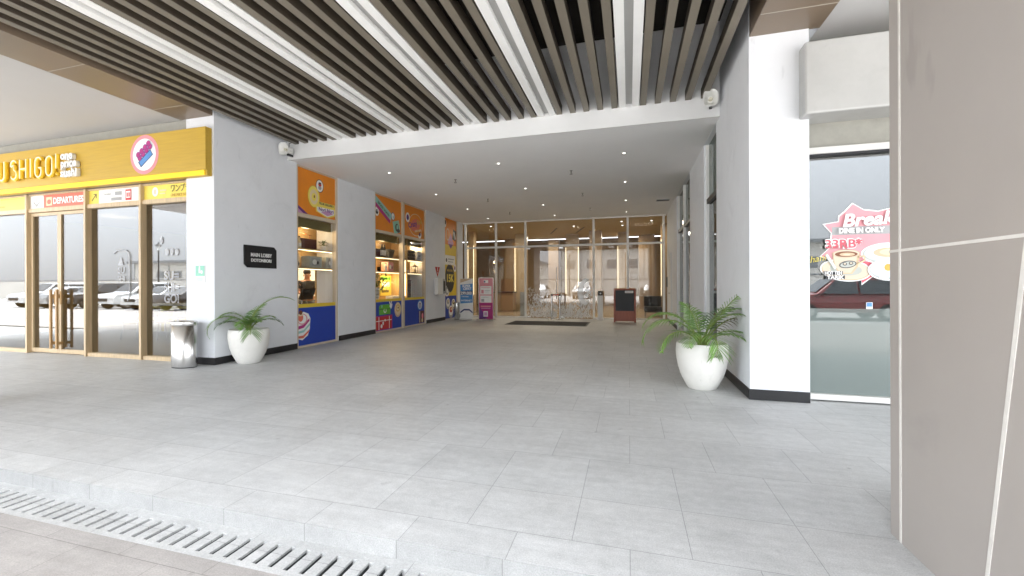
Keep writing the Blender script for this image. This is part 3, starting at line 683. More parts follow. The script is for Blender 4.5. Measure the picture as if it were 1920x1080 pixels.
for dx in (-.07, .07):
    for dy in (-.07, .07): m.box(-7.15+dx-.008, -7.15+dx+.008, 13.1+dy-.008, 13.1+dy+.008, 1.79, 1.98)
m.box(-7.24, -7.06, 13.01, 13.19, 1.77, 1.79); m.add([(-7.25, 13.0, 1.98), (-7.05, 13.0, 1.98), (-7.05, 13.2, 1.98), (-7.25, 13.2, 1.98), (-7.15, 13.1, 2.07)], [(3, 2, 1, 0), (0, 1, 4), (1, 2, 4), (2, 3, 4), (3, 0, 4)]); m.tube([(-7.15, 13.07, 2.06), (-7.15, 13.07, 2.12), (-7.15, 13.13, 2.12), (-7.15, 13.13, 2.06)], .006); m.build('cage', t)
MB('cream').cyl((-7.15, 13.1, 1.79), (-7.15, 13.1, 1.9), .03).build('candle', t)
small_plant(-7.2, 12.65, 1.77, 'small bushy plant beside the lantern in the far bay', .2)
for q, (y, lab) in enumerate(((12.75, 'stack of dark folded cloths by the mullion on far bay shelf'), (13.35, 'stack of grey folded cloths by the shelf corner in far bay'))):
    m = MB('darkgrey' if q == 0 else 'grey')
    for z in range(3): m.box(-7.4, -7.06, y-.22, y+.22, 2.2+z*.115, 2.305+z*.115)
    m.build('cloth_stack', None, .02, lab, 'cloths')
for y, hh, cc, lab in ((12.62, .62, 'darkgrey', 'tall dark book at the mullion end of far bay counter'), (12.72, .55, 'grey', 'tall grey book beside the dark one on counter')):
    m = MB(cc).box(-7.3, -7.02, y-.035, y+.035, .90, .9+hh); m.use('white').box(-7.29, -7.016, y-.026, y+.026, .905, .9+hh-.01); m.build('book', None, 0, lab, 'book')

# ------------------------------------------------------------ sushi shop front
t = thing('glass_shopfront', (-11, 5.65, 0), 'timber framed glass shop front under the yellow sushi sign', 'shop front')
yg = 5.70
mx = [(-16.2, .05), (-14.2, .05), (-11.90, .05), (-10.155, .05), (-8.68, .05), (-7.505, .03)]
for x, wd in mx: MB('frame_wood').box(x-wd/2, x+wd/2, 5.60, 5.80, 0, 3.24).build('mullion', t, .002)
spans = [(-16.175, -14.225), (-14.175, -11.925), (-11.875, -10.18), (-10.13, -8.705), (-8.655, -7.52)]
for i, (a, b) in enumerate(spans):
    for za, zb in ((2.87, 2.95), (3.21, 3.24), (0, .07)):
        if za or i != 2: MB('frame_wood').box(a, b, 5.63, 5.77, za, zb).build('rail', t, .002)
    if i != 2: MB('pane_shop').box(a, b, yg, yg+.01, .07, 2.87).build('glass', t)
tp = FW(5.665)
def transom(a, b, items, texts=()):
    p = MB(items[0][0]).box(a, b, 5.665, 5.70, 2.95, 3.21).build('transom_panel', t)
    m = layers('', p, tp, [(mm, pl) for mm, pl in items[1:]]) if len(items) > 1 else MB()
    for (s_, size, cc, x, z, wd, bold) in texts: m.use(cc).text(s_, size, FWm(5.654, x, z), .002, bold, width=wd)
    if m.f: m.build('lettering', p)
transom(-16.175, -14.225, [('lemon',)]); transom(-14.175, -11.925, [('lemon',), ('gold', rect(-13.4, -12.7, 3.02, 3.06))])
transom(-11.875, -11.47, [('white',), ('grey', rect(-11.69, -11.668, 3.01, 3.17)), ('grey', [(-11.78, 3.08), (-11.68, 2.98), (-11.58, 3.08), (-11.60, 3.095), (-11.68, 3.01), (-11.76, 3.095)])])
transom(-11.469, -10.18, [('coral',), ('cream', rrect(-11.30, 3.08, .17, .17)), ('coral', ell(-11.30, 3.07, .06, .05))], [('DEPARTURES', .17, 'white', -10.72, 3.08, .88, .006)])
transom(-10.13, -9.86, [('lemon',), ('olive', rrect(-9.99, 3.08, .17, .018, .8)), ('olive', [(-10.0, 3.15), (-9.92, 3.15), (-9.92, 3.06), (-9.938, 3.06), (-9.938, 3.133), (-10.0, 3.133)])])
transom(-9.859, -8.705, [('white',), ('grey', rect(-9.42, -9.24, 3.09, 3.16)), ('grey', rect(-9.52, -9.24, 2.99, 3.05)), ('red', rrect(-9.06, 3.08, .15, .2)), ('white', rrect(-9.06, 3.085, .11, .13)), ('red', rrect(-9.085, 3.08, .03, .08)), ('red', rrect(-9.035, 3.08, .03, .08))], [('Terminal', .07, 'grey', -9.62, 3.125, .2, 0)])
transom(-8.655, -7.52, [('lemon',), ('white', ell(-8.38, 3.09, .075, .085)), ('gold', rrect(-8.38, 3.09, .02, .08)), ('cream', rect(-8.26, -8.1, 3.09, 3.12)), ('cream', rect(-8.26, -8.12, 3.04, 3.06))], [('ワンプラ', .15, 'olive', -7.76, 3.13, .44, .002), ('ONE PRICE SUSHI', .07, 'gold', -7.76, 3.005, .44, .002)])
# doors
for (a, b, hx, nm) in ((-11.873, -11.02, -11.10, 'd'), (-11.015, -10.182, -10.92, 'd')):
    d = MB('frame_wood'); d.box(a, a+.05, 5.67, 5.73, .02, 2.86); d.box(b-.05, b, 5.67, 5.73, .02, 2.86); d.box(a+.05, b-.05, 5.67, 5.73, .02, .10); d.box(a+.05, b-.05, 5.67, 5.73, 2.80, 2.86)
    d = d.build('door', t, .002)
    MB('pane_shop').box(a+.05, b-.05, yg-.005, yg+.005, .10, 2.80).build('glass', d)
    m = MB('handle_wood'); m.box(hx-.022, hx+.022, 5.565, 5.60, .12, 1.30); m.box(hx-.025, hx+.025, 5.60, 5.67, .2, .26); m.box(hx-.025, hx+.025, 5.60, 5.67, 1.12, 1.2)
    m.box(hx+.03, hx+.075, 5.61, 5.63, 1.0, 1.26)
    m.build('handle', d, .004)
# white lettering on the glass
m = MB('vinyl_white')
for i, s_ in enumerate(('SU=', 'SHI=', 'GO!')): m.text(s_, .22, FWm(5.69, -8.02, 1.55-.21*i), .002, .006, width=.36)
for q in range(3): m.prism(ell(-8.13+.12*q, 1.98, .045, .065), FW(5.69), 0, .001)
m.prism(ell(-8.27, 2.2, .04, .07), FW(5.69), 0, .001)
m.build('glass_lettering', t)
m = MB('vinyl_white'); pts = [(-9.55, 1.02), (-9.5, 1.98), (-9.42, 2.04), (-9.16, 2.04), (-9.08, 1.97), (-9.08, 1.22), (-9.14, 1.08)]
m.tube([(a_, 5.692, b_) for a_, b_ in pts[1:]], .012, 6)
m.prism([(-9.38, 1.76), (-9.31, 1.92), (-9.24, 1.76)], FW(5.69), 0, .001); m.text('SU', .16, FWm(5.69, -9.30, 1.66), .002, .004); m.text('SHI', .14, FWm(5.69, -9.30, 1.5), .002, .004)
m.build('glass_lettering', t)
# dark door post inside + yellow counter and chairs inside the shop
t = thing('service_counter', (-11.5, 9, 0), 'yellow counter with pale top and white foot tiles inside the sushi shop', 'counter')
MB('lemon').box(-13.2, -8.6, 8.6, 9.1, .1, .82).build('front', t)
MB('white').box(-13.25, -8.55, 8.5, 9.15, .82, .86).build('top', t, .005)
m = MB('white')
for q in range(5): m.box(-13.2+q*.9, -12.5+q*.9, 8.53, 8.59, .1, .32)
m.build('foot_tile', t)
def chair(x, y, rz, label):
    t = thing('dining_chair', (x, y, 0), label, 'chair', 'chairs inside the sushi shop')
    MB('maroon').box(x-.2, x+.2, y-.2, y+.2, .43, .47).build('seat', t, .015)
    m = MB('maroon'); pts = [(-.19, -.17), (-.1, -.215), (.1, -.215), (.19, -.17), (.19, -.15), (.1, -.19), (-.1, -.19), (-.19, -.15)]
    m.prism(pts, lambda a, b, d: (x+a, y+b, .58+d), 0, .22); m.build('backrest', t, .004)
    for sx in (-1, 1):
        MB('steel_dark').tube([(x+sx*.21, y+.21, 0), (x+sx*.17, y+.16, .43)], .011).build('leg', t)
        MB('steel_dark').tube([(x+sx*.22, y-.24, 0), (x+sx*.18, y-.18, .43), (x+sx*.18, y-.17, .72)], .011).build('leg', t)
    t.rotation_euler.z = rz
chair(-10.55, 7.85, R(8), 'maroon chair at the yellow counter nearest the steel bin')
chair(-11.45, 7.9, R(-6), 'maroon chair in the middle of the yellow counter')
chair(-12.25, 7.85, R(12), 'maroon chair at the yellow counter nearest the shop doors')
t = thing('cafe_table', (-11.0, 7.5, 0), 'small round table between the maroon chairs in shop', 'table')
MB('brown').cyl((-11.0, 7.95, .70), (-11.0, 7.95, .73), .28, n=28).build('tabletop', t); MB('steel_dark').cyl((-11.0, 7.95, .02), (-11.0, 7.95, .70), .025).cyl((-11.0, 7.95, .005), (-11.0, 7.95, .02), .2, n=24).build('base', t)

# ------------------------------------------------------------ fascia sign
t = thing('shop_sign', (-11.5, 5.46, 3.24), 'long yellow timber shop sign reading SUSHIGO with round sushi badge', 'sign')
m = MB('sign_wood'); m.box(-16.5, -6.89, 5.47, 5.555, 3.24, 4.06); m.box(-16.5, -6.89, 5.44, 5.468, 3.335, 4.06); m.build('panel', t, .003)
MB('bronze_panel').box(-16.5, -7.49, 5.557, 5.9, 3.245, 3.36).build('soffit_board', t)
MB('led_yellow').box(-16.5, -6.93, 5.45, 5.469, 3.245, 3.332).build('light_strip', t)
m = MB('neon_yellow')
yb = 5.44
def stroke(path, closed=False):
    path = [(a*.987, b) for a, b in path]
    m.use('neon_yellow').tube([(a, yb-.035, b) for a, b in path], .034, 10, closed)
    m.use('neon_top').tube([(a, yb-.068, b) for a, b in path], .011, 6, closed)
def arc(ca, cb, r, a0, a1, n=8, ry=None): return [(ca+r*math.cos(R(a0+(a1-a0)*k/n)), cb+(ry or r)*math.sin(R(a0+(a1-a0)*k/n))) for k in range(n+1)]
z0, z1 = 3.49, 3.86
def LS(x): return arc(x, z1-.085, .085, 20, 180, 8)+[(x-.085, z1-.11)]+arc(x, z0+.19, .085, 160, 90, 3)[1:]+arc(x, z0+.09, .085, 80, 0, 4)+arc(x, z0+.085, .085, 0, -160, 8)[1:]
def LU(x): return [(x-.085, z1), (x-.085, z0+.09)]+arc(x, z0+.085, .085, 180, 360, 8)+[(x+.085, z1)]
stroke(LS(-12.78)); stroke(LU(-12.31)); stroke(LS(-11.93))
stroke([(-11.74, z0), (-11.74, z1)]); stroke([(-11.55, z0), (-11.55, z1)]); stroke([(-11.72, 3.675), (-11.57, 3.675)])
stroke([(-11.41, z0), (-11.41, z1)])
stroke(arc(-11.18, z1-.085, .09, 20, 180, 8)+arc(-11.18, z0+.085, .09, 180, 360, 8)+[(-11.09, 3.66), (-11.17, 3.66)])
stroke(arc(-10.86, z1-.09, .09, 0, 180, 8)+arc(-10.86, z0+.09, .09, 180, 360, 8), True)
stroke([(-10.66, z0+.12), (-10.66, z1+.03)]); m.use('neon_yellow').ball((-10.66*.987, yb-.035, z0+.02), .036)
m.build('letters', t)
m = MB('white')
for i, s_ in enumerate(('one', 'price', 'sushi')):
    m.text(s_, .215, FWm(yb-.04, -10.40+(.17, .225, .23)[i], 3.815-.152*i), .06, .006, width=(.33, .43, .45)[i])
m.build('tagline', t)
m = layers('', t, FW(5.44), [('rose', ell(-8.305, 3.70, .345, .35)), ('white', ell(-8.305, 3.70, .28, .285))])
m.use('navy').prism(rrect(-8.27, 3.63, .36, .12, .62), FW(5.44), .004, .0065)
m.use('skyblue').prism(rrect(-8.265, 3.632, .33, .09, .62), FW(5.44), .0066, .008)
for k_ in range(4):
    for j in range(2):
        ca = -8.41+.085*k_-.035*j; cb = 3.62+.06*k_+.055*j+.03
        m.use('purple').prism(ell(ca, cb, .053, .055, 18), FW(5.44), .0081+.0008*(2*k_+j), .0085+.0008*(2*k_+j))
        m.use('magenta').prism(ell(ca, cb, .043, .045, 18), FW(5.44), .0085+.0008*(2*k_+j), .0089+.0008*(2*k_+j))
m.build('round_badge', t)

# ------------------------------------------------------------ lobby sign, green notice
t = thing('lobby_sign', (-6.84, 6.48, 1.7), 'black plaque reading MAIN LOBBY DOTONBORI on the grey wall', 'sign')
m = MB('black').prism([(6.19, 1.70), (6.85, 1.70), (6.85, 2.06), (6.79, 2.12), (6.12, 2.12), (6.12, 1.765)], LW(XL), .004, .03); m.build('plate', t, .002)
m = MB('white'); m.text('MAIN LOBBY', .098, LWm(XL+.0315, 6.49, 1.945), .003, .0022, width=.48); m.text('DOTONBORI', .082, LWm(XL+.0315, 6.49, 1.842), .003, .0022, width=.46); m.build('lettering', t)
t = thing('wall_notice', (-7.155, 5.55, 1.41), 'small mint green and white notice on the white pillar end', 'notice')
MB('white').box(-7.26, -7.05, 5.547, 5.558, 1.413, 1.715).build('plate', t)
m = layers('', t, FW(5.547), [('mint', rect(-7.255, -7.055, 1.53, 1.71)), ('white', ell(-7.165, 1.685, .016, .018)), ('white', rrect(-7.165, 1.625, .035, .085)), ('white', ell(-7.115, 1.60, .025, .03)), ('teal', rect(-7.23, -7.08, 1.485, 1.492)), ('teal', rect(-7.23, -7.08, 1.465, 1.472)), ('teal', rect(-7.22, -7.09, 1.445, 1.452))]); m.build('print', t)

# ------------------------------------------------------------ steel bins
t = thing('litter_bin', (-7.21, 5.31, 0), 'big oval stainless steel bin beside the sushi shop pillar', 'bin')
cx, cy = -7.215, 5.32
MB('steel').lathe([(.228, .012), (.232, .02), (.232, .70), (.225, .70)], (cx, cy, 0), 56, 1, .62).build('body', t)
MB('black_plastic').lathe([(.222, 0), (.226, .012), (.226, .02), (.1, .02)], (cx, cy, 0), 56, 1, .62).build('foot', t)
MB('steel').lathe([(.229, .701), (.233, .705), (.233, .755), (.226, .77), (.17, .768), (.16, .74)], (cx, cy, 0), 56, 1, .62).build('lid', t)
t = thing('litter_bin', (-6.45, 15.5, 0), 'slim round steel bin next to the blue price banner', 'bin')
MB('steel').lathe([(.105, .01), (.108, .015), (.108, .62)], (-6.5, 15.25, 0), 32).build('body', t)
MB('black_plastic').lathe([(.11, 0), (.11, .0099)], (-6.5, 15.25, 0), 32).build('foot', t)
MB('steel').lathe([(.111, .621), (.112, .66), (.095, .675), (.07, .665)], (-6.5, 15.25, 0), 32).build('lid', t)

# ------------------------------------------------------------ palms
def frond(m, base, az, elev, length, droop, leaf=.22, n=20, bend=0.0, lm='leaf', start=.18, hang=.35, twist=0.0):
    pts = []; p = Vector(base); e = elev; a = az; K = 16
    tang = []
    for i in range(K+1):
        pts.append(p.copy()); d = Vector((math.cos(e)*math.cos(a), math.cos(e)*math.sin(a), math.sin(e))); tang.append(d)
        p = p+d*(length/K); e -= droop/K*(1+1.2*i/K); a += bend/K
    m.use('stem_green').tube(pts, [.009*(1-.8*i/K)+.0012 for i in range(K+1)], 6)
    m.use(lm)
    rnd = random.Random(int(az*1000+elev*77+length*991))
    for i in range(n):
        tt = start+(1-start)*(i+.5)/n
        x = tt*K; k0 = min(int(x), K-1); q = pts[k0].lerp(pts[k0+1], x-k0); d = tang[k0]
        up = Vector((0, 0, 1)); side = d.cross(up)
        side = side.normalized() if side.length > .05 else Vector((1, 0, 0))
        side = (side*math.cos(twist)+side.cross(d)*math.sin(twist)).normalized()
        nrm = side.cross(d).normalized()
        for sg in (-1, 1):
            ll = leaf*math.sin(math.pi*(.16+.80*tt)**.9)*rnd.uniform(.85, 1.12)
            if ll <= .02: continue
            fwd = .55+.5*tt+rnd.uniform(-.08, .08)
            dd = (side*sg+d*fwd+nrm*.25).normalized()
            wv = (nrm*.25+d*.9).cross(dd).cross(dd).normalized()
            wd = .0056*rnd.uniform(.75, 1.25)
            c0 = q; v = []
            for s_ in range(5):
                f = s_/4
                c_ = q+dd*(ll*f)-up*(hang*ll*f*f)
                ww = wd*(.55+1.8*f*(1-f)*1.4)*(1 if s_ < 4 else .08)
                v += [c_+wv*ww, c_-wv*ww]
            m.add(v, [(2*s_, 2*s_+1, 2*s_+3, 2*s_+2) for s_ in range(4)])
def palm(x, y, fronds, label):
    t = thing('potted_palm', (x, y, 0), label, 'palm')
    MB('pot_white').lathe([(.16, 0), (.178, .012), (.215, .08), (.258, .17), (.292, .28), (.312, .39), (.320, .48), (.316, .56), (.308, .592), (.300, .600), (.290, .597), (.284, .585), (.284, .50)], (x, y, 0), 56).build('pot', t)
    s = MB('soil').lathe([(.001, .53), (.12, .545), (.283, .53), (.283, .51)][::1], (x, y, 0), 32); s.build('soil', t)
    st = MB('stem_green'); rnd = random.Random(int(x*50+y*10))
    for f in fronds[:6]:
        bx, by = f[0], f[1]
        st.tube([(x+bx*.8, y+by*.8, .52), (x+bx, y+by, .58), (x+bx*1.05, y+by*1.05, .66)], [.016, .014, .011], 8)
    st.build('stem', t)
    for f in fronds:
        m = MB(); frond(m, (x+f[0], y+f[1], .60), *f[2:6], **(f[6] if len(f) > 6 else {})); m.build('frond', t)
vl = R(138-90)   # away from viewer at the first pot is about azimuth 138; screen right is azimuth 48
sr = R(47)
palm(-6.48, 5.90, [
    (.00, .02, sr+R(178), R(60), .98, R(122), dict(n=21, leaf=.21)),
    (.03, .00, sr+R(2), R(84), 1.02, R(78), dict(n=22, leaf=.30, hang=.25)),
    (-.03, .03, sr+R(172), R(80), .66, R(95), dict(n=20, leaf=.24)),
    (.04, -.02, sr-R(8), R(52), .62, R(75), dict(n=18, leaf=.22, lm='leaf_dark')),
    (.02, -.05, sr-R(80), R(48), .52, R(150), dict(n=19, leaf=.24)),
    (-.05, .0, sr+R(190), R(50), .56, R(75), dict(n=17, leaf=.22, lm='leaf_dark')),
    (0, 0, sr+R(40), R(82), .60, R(50), dict(n=16, leaf=.2)),
    (.0, .03, sr-R(130), R(70), .45, R(90), dict(n=16, leaf=.18)),
    (.03, .03, sr+R(20), R(66), .50, R(70), dict(n=17, leaf=.22)),
    (.03, -.03, sr-R(50), R(74), .40, R(80), dict(n=15, leaf=.18)),
    (-.02, -.03, sr-R(110), R(66), .38, R(100), dict(n=15, leaf=.17)),
    (.01, -.04, sr-R(65), R(80), .48, R(85), dict(n=16, leaf=.18)),
    (-.03, .0, sr-R(160), R(74), .46, R(80), dict(n=16, leaf=.18)),
    (.02, .02, sr+R(75), R(78), .50, R(55), dict(n=16, leaf=.19, lm='leaf_dark')),
], 'white pot of drooping palm by the MAIN LOBBY plaque')
s0 = R(9)
palm(.915, 5.98, [
    (-.04, .0, s0+R(178), R(64), 1.04, R(112), dict(n=22, leaf=.30, hang=.5)),
    (.04, .02, s0+R(3), R(66), 1.06, R(28), dict(n=22, leaf=.28)),
    (.05, -.02, s0-R(8), R(50), .78, R(100), dict(n=21, leaf=.26)),
    (-.02, -.05, s0-R(75), R(58), .66, R(150), dict(n=22, leaf=.28)),
    (.02, .03, s0+R(30), R(70), .82, R(55), dict(n=20, leaf=.27, lm='leaf_dark')),
    (-.03, .04, s0+R(150), R(70), .86, R(75), dict(n=20, leaf=.27)),
    (-.04, -.02, s0+R(200), R(48), .74, R(95), dict(n=19, leaf=.25)),
    (.01, .01, s0-R(30), R(74), .80, R(72), dict(n=21, leaf=.28)),
    (.0, .05, s0+R(85), R(70), .75, R(60), dict(n=18, leaf=.25, lm='leaf_dark')),
    (.04, -.04, s0-R(35), R(44), .55, R(60), dict(n=17, leaf=.2)),
    (-.02, .0, s0+R(110), R(80), .70, R(45), dict(n=18, leaf=.24)),
    (-.05, .01, s0+R(168), R(74), .98, R(100), dict(n=20, leaf=.26)),
    (-.03, -.04, s0-R(125), R(62), .55, R(105), dict(n=18, leaf=.22)),
    (.03, .0, s0-R(15), R(80), .74, R(60), dict(n=19, leaf=.26)),
    (.05, .03, s0+R(12), R(58), .86, R(62), dict(n=17, leaf=.2, lm='leaf_dry', hang=.7)),
], 'white pot of spreading palm in front of the white pillar')

# ------------------------------------------------------------ horn speakers
def horn(p, d, label, roll=0):
    t = thing('horn_speaker', p, label, 'speaker')
    p = Vector(p); d = Vector(d).normalized(); u = Vector((0, 0, 1)); s_ = d.cross(u).normalized(); u2 = s_.cross(d)
    def ring(prof, mt, name, n=32, e=1.2):
        m = MB(mt); vs = []
        for r_, z in prof:
            for k in range(n):
                a = 2*math.pi*k/n; ca, sa = math.cos(a), math.sin(a)
                f = (abs(ca)**3+abs(sa)**3)**(-1/3)
                vs.append(p+d*z+s_*(r_*f*ca)+u2*(r_*f*e*sa))
        fs = [(i*n+k, i*n+(k+1) % n, (i+1)*n+(k+1) % n, (i+1)*n+k) for i in range(len(prof)-1) for k in range(n)]
        m.add(vs, fs, True); m.add(vs[:n], [tuple(range(n))[::-1]]); m.add(vs[-n:], [tuple(range(n))]); m.build(name, t)
    ring([(.035, -.20), (.055, -.19), (.055, -.12), (.045, -.08), (.06, -.03), (.10, .03), (.106, .045), (.100, .045), (.07, .0), (.04, -.06)], 'white_plastic', 'horn')
    MB('cream_plastic').cyl(p-d*.06, p+d*.0, .03, .022).build('driver', t)
    MB('black_plastic').obox(p-d*.15-u2*.085, s_*.02, u2*.02, d*.07).build('bracket', t)
    MB('steel').tube([p-d*.12+u2*.05, p-d*.14+u2*.15, p-d*.2+u2*.18], .008).build('arm', t)
horn((-6.66, 6.90, 4.10), (.10, -1, -.05), 'white horn speaker on the grey wall above lobby sign')
horn((1.20, 6.95, 4.18), (-.15, -1, -.12), 'cream horn speaker at the beam corner above the bigger palm', 1)

# ------------------------------------------------------------ wall box with sign
t = thing('wall_cabinet', (-6.8, 14.3, 1.0), 'white wall cabinet with dark slot beside the poster panel', 'cabinet')
MB('white_plastic').box(-6.848, -6.70, 13.98, 14.42, 1.0, 1.60).build('case', t, .02)
MB('grey').box(-6.848, -6.74, 14.44, 14.80, 1.02, 1.58).build('holder', t, .06)
MB('black_plastic').box(-6.739, -6.735, 14.54, 14.68, 1.12, 1.50).build('slot', t, .001)
t = thing('warning_sign', (-6.84, 14.2, 1.66), 'red downward triangle sign above the white wall cabinet', 'sign')
MB('red').prism([(14.05, 2.02), (14.45, 2.02), (14.25, 1.66)], LW(XL), .001, .008).build('plate', t)
layers('', t, LW(XL+.008), [('white', rrect(14.25, 1.93, .04, .14)), ('white', ell(14.25, 1.80, .025))]).build('symbol', t)

# ------------------------------------------------------------ lobby glazing
t = thing('lobby_glass_front', (-2.7, YB, 0), 'wide glass lobby front with slim white frame and double doors', 'glass front')
XS = [-6.74, -5.37, -4.10, -1.34, -.05, 1.26]
for x in XS: MB('frame_bright').box(x-.04, x+.04, 16.72, 16.82, 0, 3.93).build('mullion', t, .003)
MB('frame_bright').box(XL+.01, XR-.01, 16.722, 16.81, 3.931, 3.978).build('head_frame', t)
for i in range(5):
    a, b = XS[i]+.04, XS[i+1]-.04
    MB('frame_bright').box(a, b, 16.725, 16.81, 2.88, 2.955).build('rail', t, .003)
    if i != 2: MB('frame_bright').box(a, b, 16.725, 16.81, 0, .05).build('rail', t, .003)
    MB('pane_lobby').box(a, b, 16.765, 16.775, 2.955, 3.93).build('upper_glass', t)
    if i != 2: MB('pane_lobby').box(a, b, 16.765, 16.775, .05, 2.88).build('glass', t)
rnd = random.Random(3)
for k_, (a, b) in enumerate(((-4.055, -2.725), (-2.715, -1.385))):
    d = MB('pane_lobby').box(a, b, 16.745, 16.757, .012, 2.875).build('door', t)
    m = MB('steel'); m.box(a+.01, a+.16, 16.738, 16.764, 2.80, 2.86); m.box(a+.01, a+.16, 16.738, 16.764, .012, .07)
    hx = b-.09 if k_ == 0 else a+.09
    m.tube([(hx, 16.70, .75), (hx, 16.70, 2.05)], .014); m.tube([(hx, 16.745, .85), (hx, 16.70, .85)], .01); m.tube([(hx, 16.745, 1.95), (hx, 16.70, 1.95)], .01)
    m.build('handle', d)
    m = MB('etch'); f = FW(16.7445)
    for q in range(420):
        cx_ = rnd.uniform(a+.05, b-.05); e_ = abs(cx_-(a if k_ == 0 else b))/(b-a)
        top = .45+.85*(1-min(1, e_*1.3))**1.1; cz = .06+rnd.random()**1.5*top
        r_ = rnd.uniform(.02, .06); kind = rnd.random(); dep = .0005+.000006*q
        if kind < .45: m.prism(ell(cx_, cz, r_*.35, r_*1.3, 10, rnd.uniform(-.7, .7)), f, 0, dep)
        elif kind < .75:
            for p_ in range(5): m.prism(ell(cx_+r_*.6*math.cos(p_*1.257), cz+r_*.6*math.sin(p_*1.257), r_*.42, r_*.28, 8, p_*1.257), f, 0, dep+.0000015*p_)
        else:
            for p_ in range(4): m.prism(ell(cx_+.006*p_, cz+.035*p_, .022, .008, 8, .6*(-1)**p_), f, 0, dep+.0000015*p_)
    m.build('etched_pattern', d)
m = MB('etch')
if True:
    f = FW(16.7445)
    outer = arc(-1.62, 1.05, .42, 100, 250, 14, .55); inner = arc(-1.50, 1.05, .34, 250, 100, 14, .47)
    m.prism([(a+.06, b) for a, b in outer+inner][:], f, .003, .0035)
m.build('etched_crescent', [o for o in t.children if o.name.startswith('door')][-1])
# lobby interior
MB('lobby_floor_stone').box(-12, 6, 16.72, 29, -.2, .003).build('lobby_floor', kind='structure')
t = thing('lobby_room', (-3, 22, 0), 'warm timber lined hotel lobby behind the glass front', 'lobby interior')
m = MB('lobby_wood'); m.box(-12, 6, 27.5, 27.7, 0, 4.3); m.box(-12.2, -12, 16.9, 27.7, 0, 4.3); m.box(6, 6.2, 16.9, 27.7, 0, 4.3); m.box(-12, -7.49, 16.73, 16.9, 0, 4.3); m.box(1.99, 6, 16.73, 16.9, 0, 4.3); m.build('wall', t)
m = MB('lobby_ceiling_paint'); m.box(-12, 6, 16.84, 24.0, 4.0, 4.6); m.box(-12, 6, 24.0, 27.5, 4.35, 4.6); m.build('ceiling', t)
m = MB('led_lobby'); m.box(-12, -3.4, 24.001, 24.03, 4.12, 4.20); m.box(-1.6, 6, 24.001, 24.03, 4.12, 4.20)
m.obox((-1.75, 21.6, 3.99), (.16, -1.1, 0), (.04, .006, 0), (0, 0, .006)); m.build('cove_light', t)
m = MB('black'); m.obox((-3.6, 20.6, 3.997), (-.35, 1.1, 0), (.035, .01, 0), (0, 0, .004)); m.obox((-2.3, 20.6, 3.997), (-.32, 1.1, 0), (.035, .01, 0), (0, 0, .004)); m.build('ceiling_slot', t)
# timber piers with vertical light lines
for (x0, x1, y, mt, leds) in ((-7.75, -7.45, 19.6, 'lobby_wood_pale', (0, 1)), (-7.0, -6.2, 23.5, 'lobby_wood', ()), (-5.75, -5.15, 21.2, 'lobby_wood_pale', (0, 1)), (-4.6, -4.0, 24.5, 'lobby_wood', ()), (-3.2, -2.55, 22.0, 'lobby_wood_pale', (0, 1)), (-1.9, -1.3, 21.0, 'lobby_wood', ()), (-.55, -.1, 22.0, 'lobby_wood_pale', (0, 1)), (.5, 1.3, 23.5, 'lobby_wood', ()), (1.35, 1.75, 19.4, 'lobby_wood', (0,))):
    p = MB(mt).box(x0, x1, y, y+.4, .005, 3.995).build('timber_pier', t)
    if leds:
        m = MB('led_lobby')
        for e in leds: xx = (x0, x1)[e]; m.box(xx-.013, xx+.013, y-.015, y-.001, .85, 3.3)
        m.build('light_line', p)
for (x, y, e) in ((-6, 19, 6.5), (-2.7, 19, 6.5), (.5, 19, 6.5), (-5, 23, 9), (-.5, 23, 9)):
    ld = bpy.data.lights.new('lobby_lamp', 'AREA'); ld.energy = e; ld.size = 1.0; ld.color = (1, .89, .72)
    o = bpy.data.objects.new('lobby_lamp', ld); col.objects.link(o); o.location = (x, y, 3.95)
ll = None
for x, y in ((-6.0, 18.0), (-5.2, 18.6), (-2.4, 19.0), (-.3, 18.2), (-.28, 19.4), (.9, 18.3)):
    lab = 'tiny warm ceiling spot inside the lobby behind upper glass'
    if ll is None:
        ll = thing('lobby_spot', (x, y, 3.98), lab, 'spotlight', 'ceiling spots inside the lobby')
        MB('white_plastic').lathe([(.04, 0), (.06, -.004), (.065, .012)], (x, y, 3.985), 20).build('trim', ll)
        MB('lamp_white').lathe([(.001, 0), (.042, 0), (.042, .002)], (x, y, 3.979), 20).build('lamp', ll)
    else:
        c = copy_tree(ll); c.location = (x, y, 3.98)
t = thing('reception_desk', (-6.2, 22.5, 0), 'low dark reception desk inside the lobby behind purple banner', 'desk')
MB('lobby_wood').box(-7.2, -5.6, 20.2, 20.8, .08, .95).build('front', t); MB('black').box(-7.25, -5.55, 20.15, 20.85, .95, 1.0).build('top', t, .005)
def sofa(x, y, label):
    t = thing('lounge_chair', (x, y, 0), label, 'chair')
    MB('black').box(x-.35, x+.35, y-.35, y+.35, .18, .42).build('seat', t, .04); MB('black').box(x-.35, x+.35, y+.2, y+.36, .42, .85).build('backrest', t, .04)
    for sx in (-.3, .3):
        for sy in (-.3, .3): MB('steel_dark').cyl((x+sx, y+sy, 0), (x+sx, y+sy, .18), .015).build('leg', t)
sofa(.95, 18.6, 'black lounge chair inside the lobby behind the easel board')

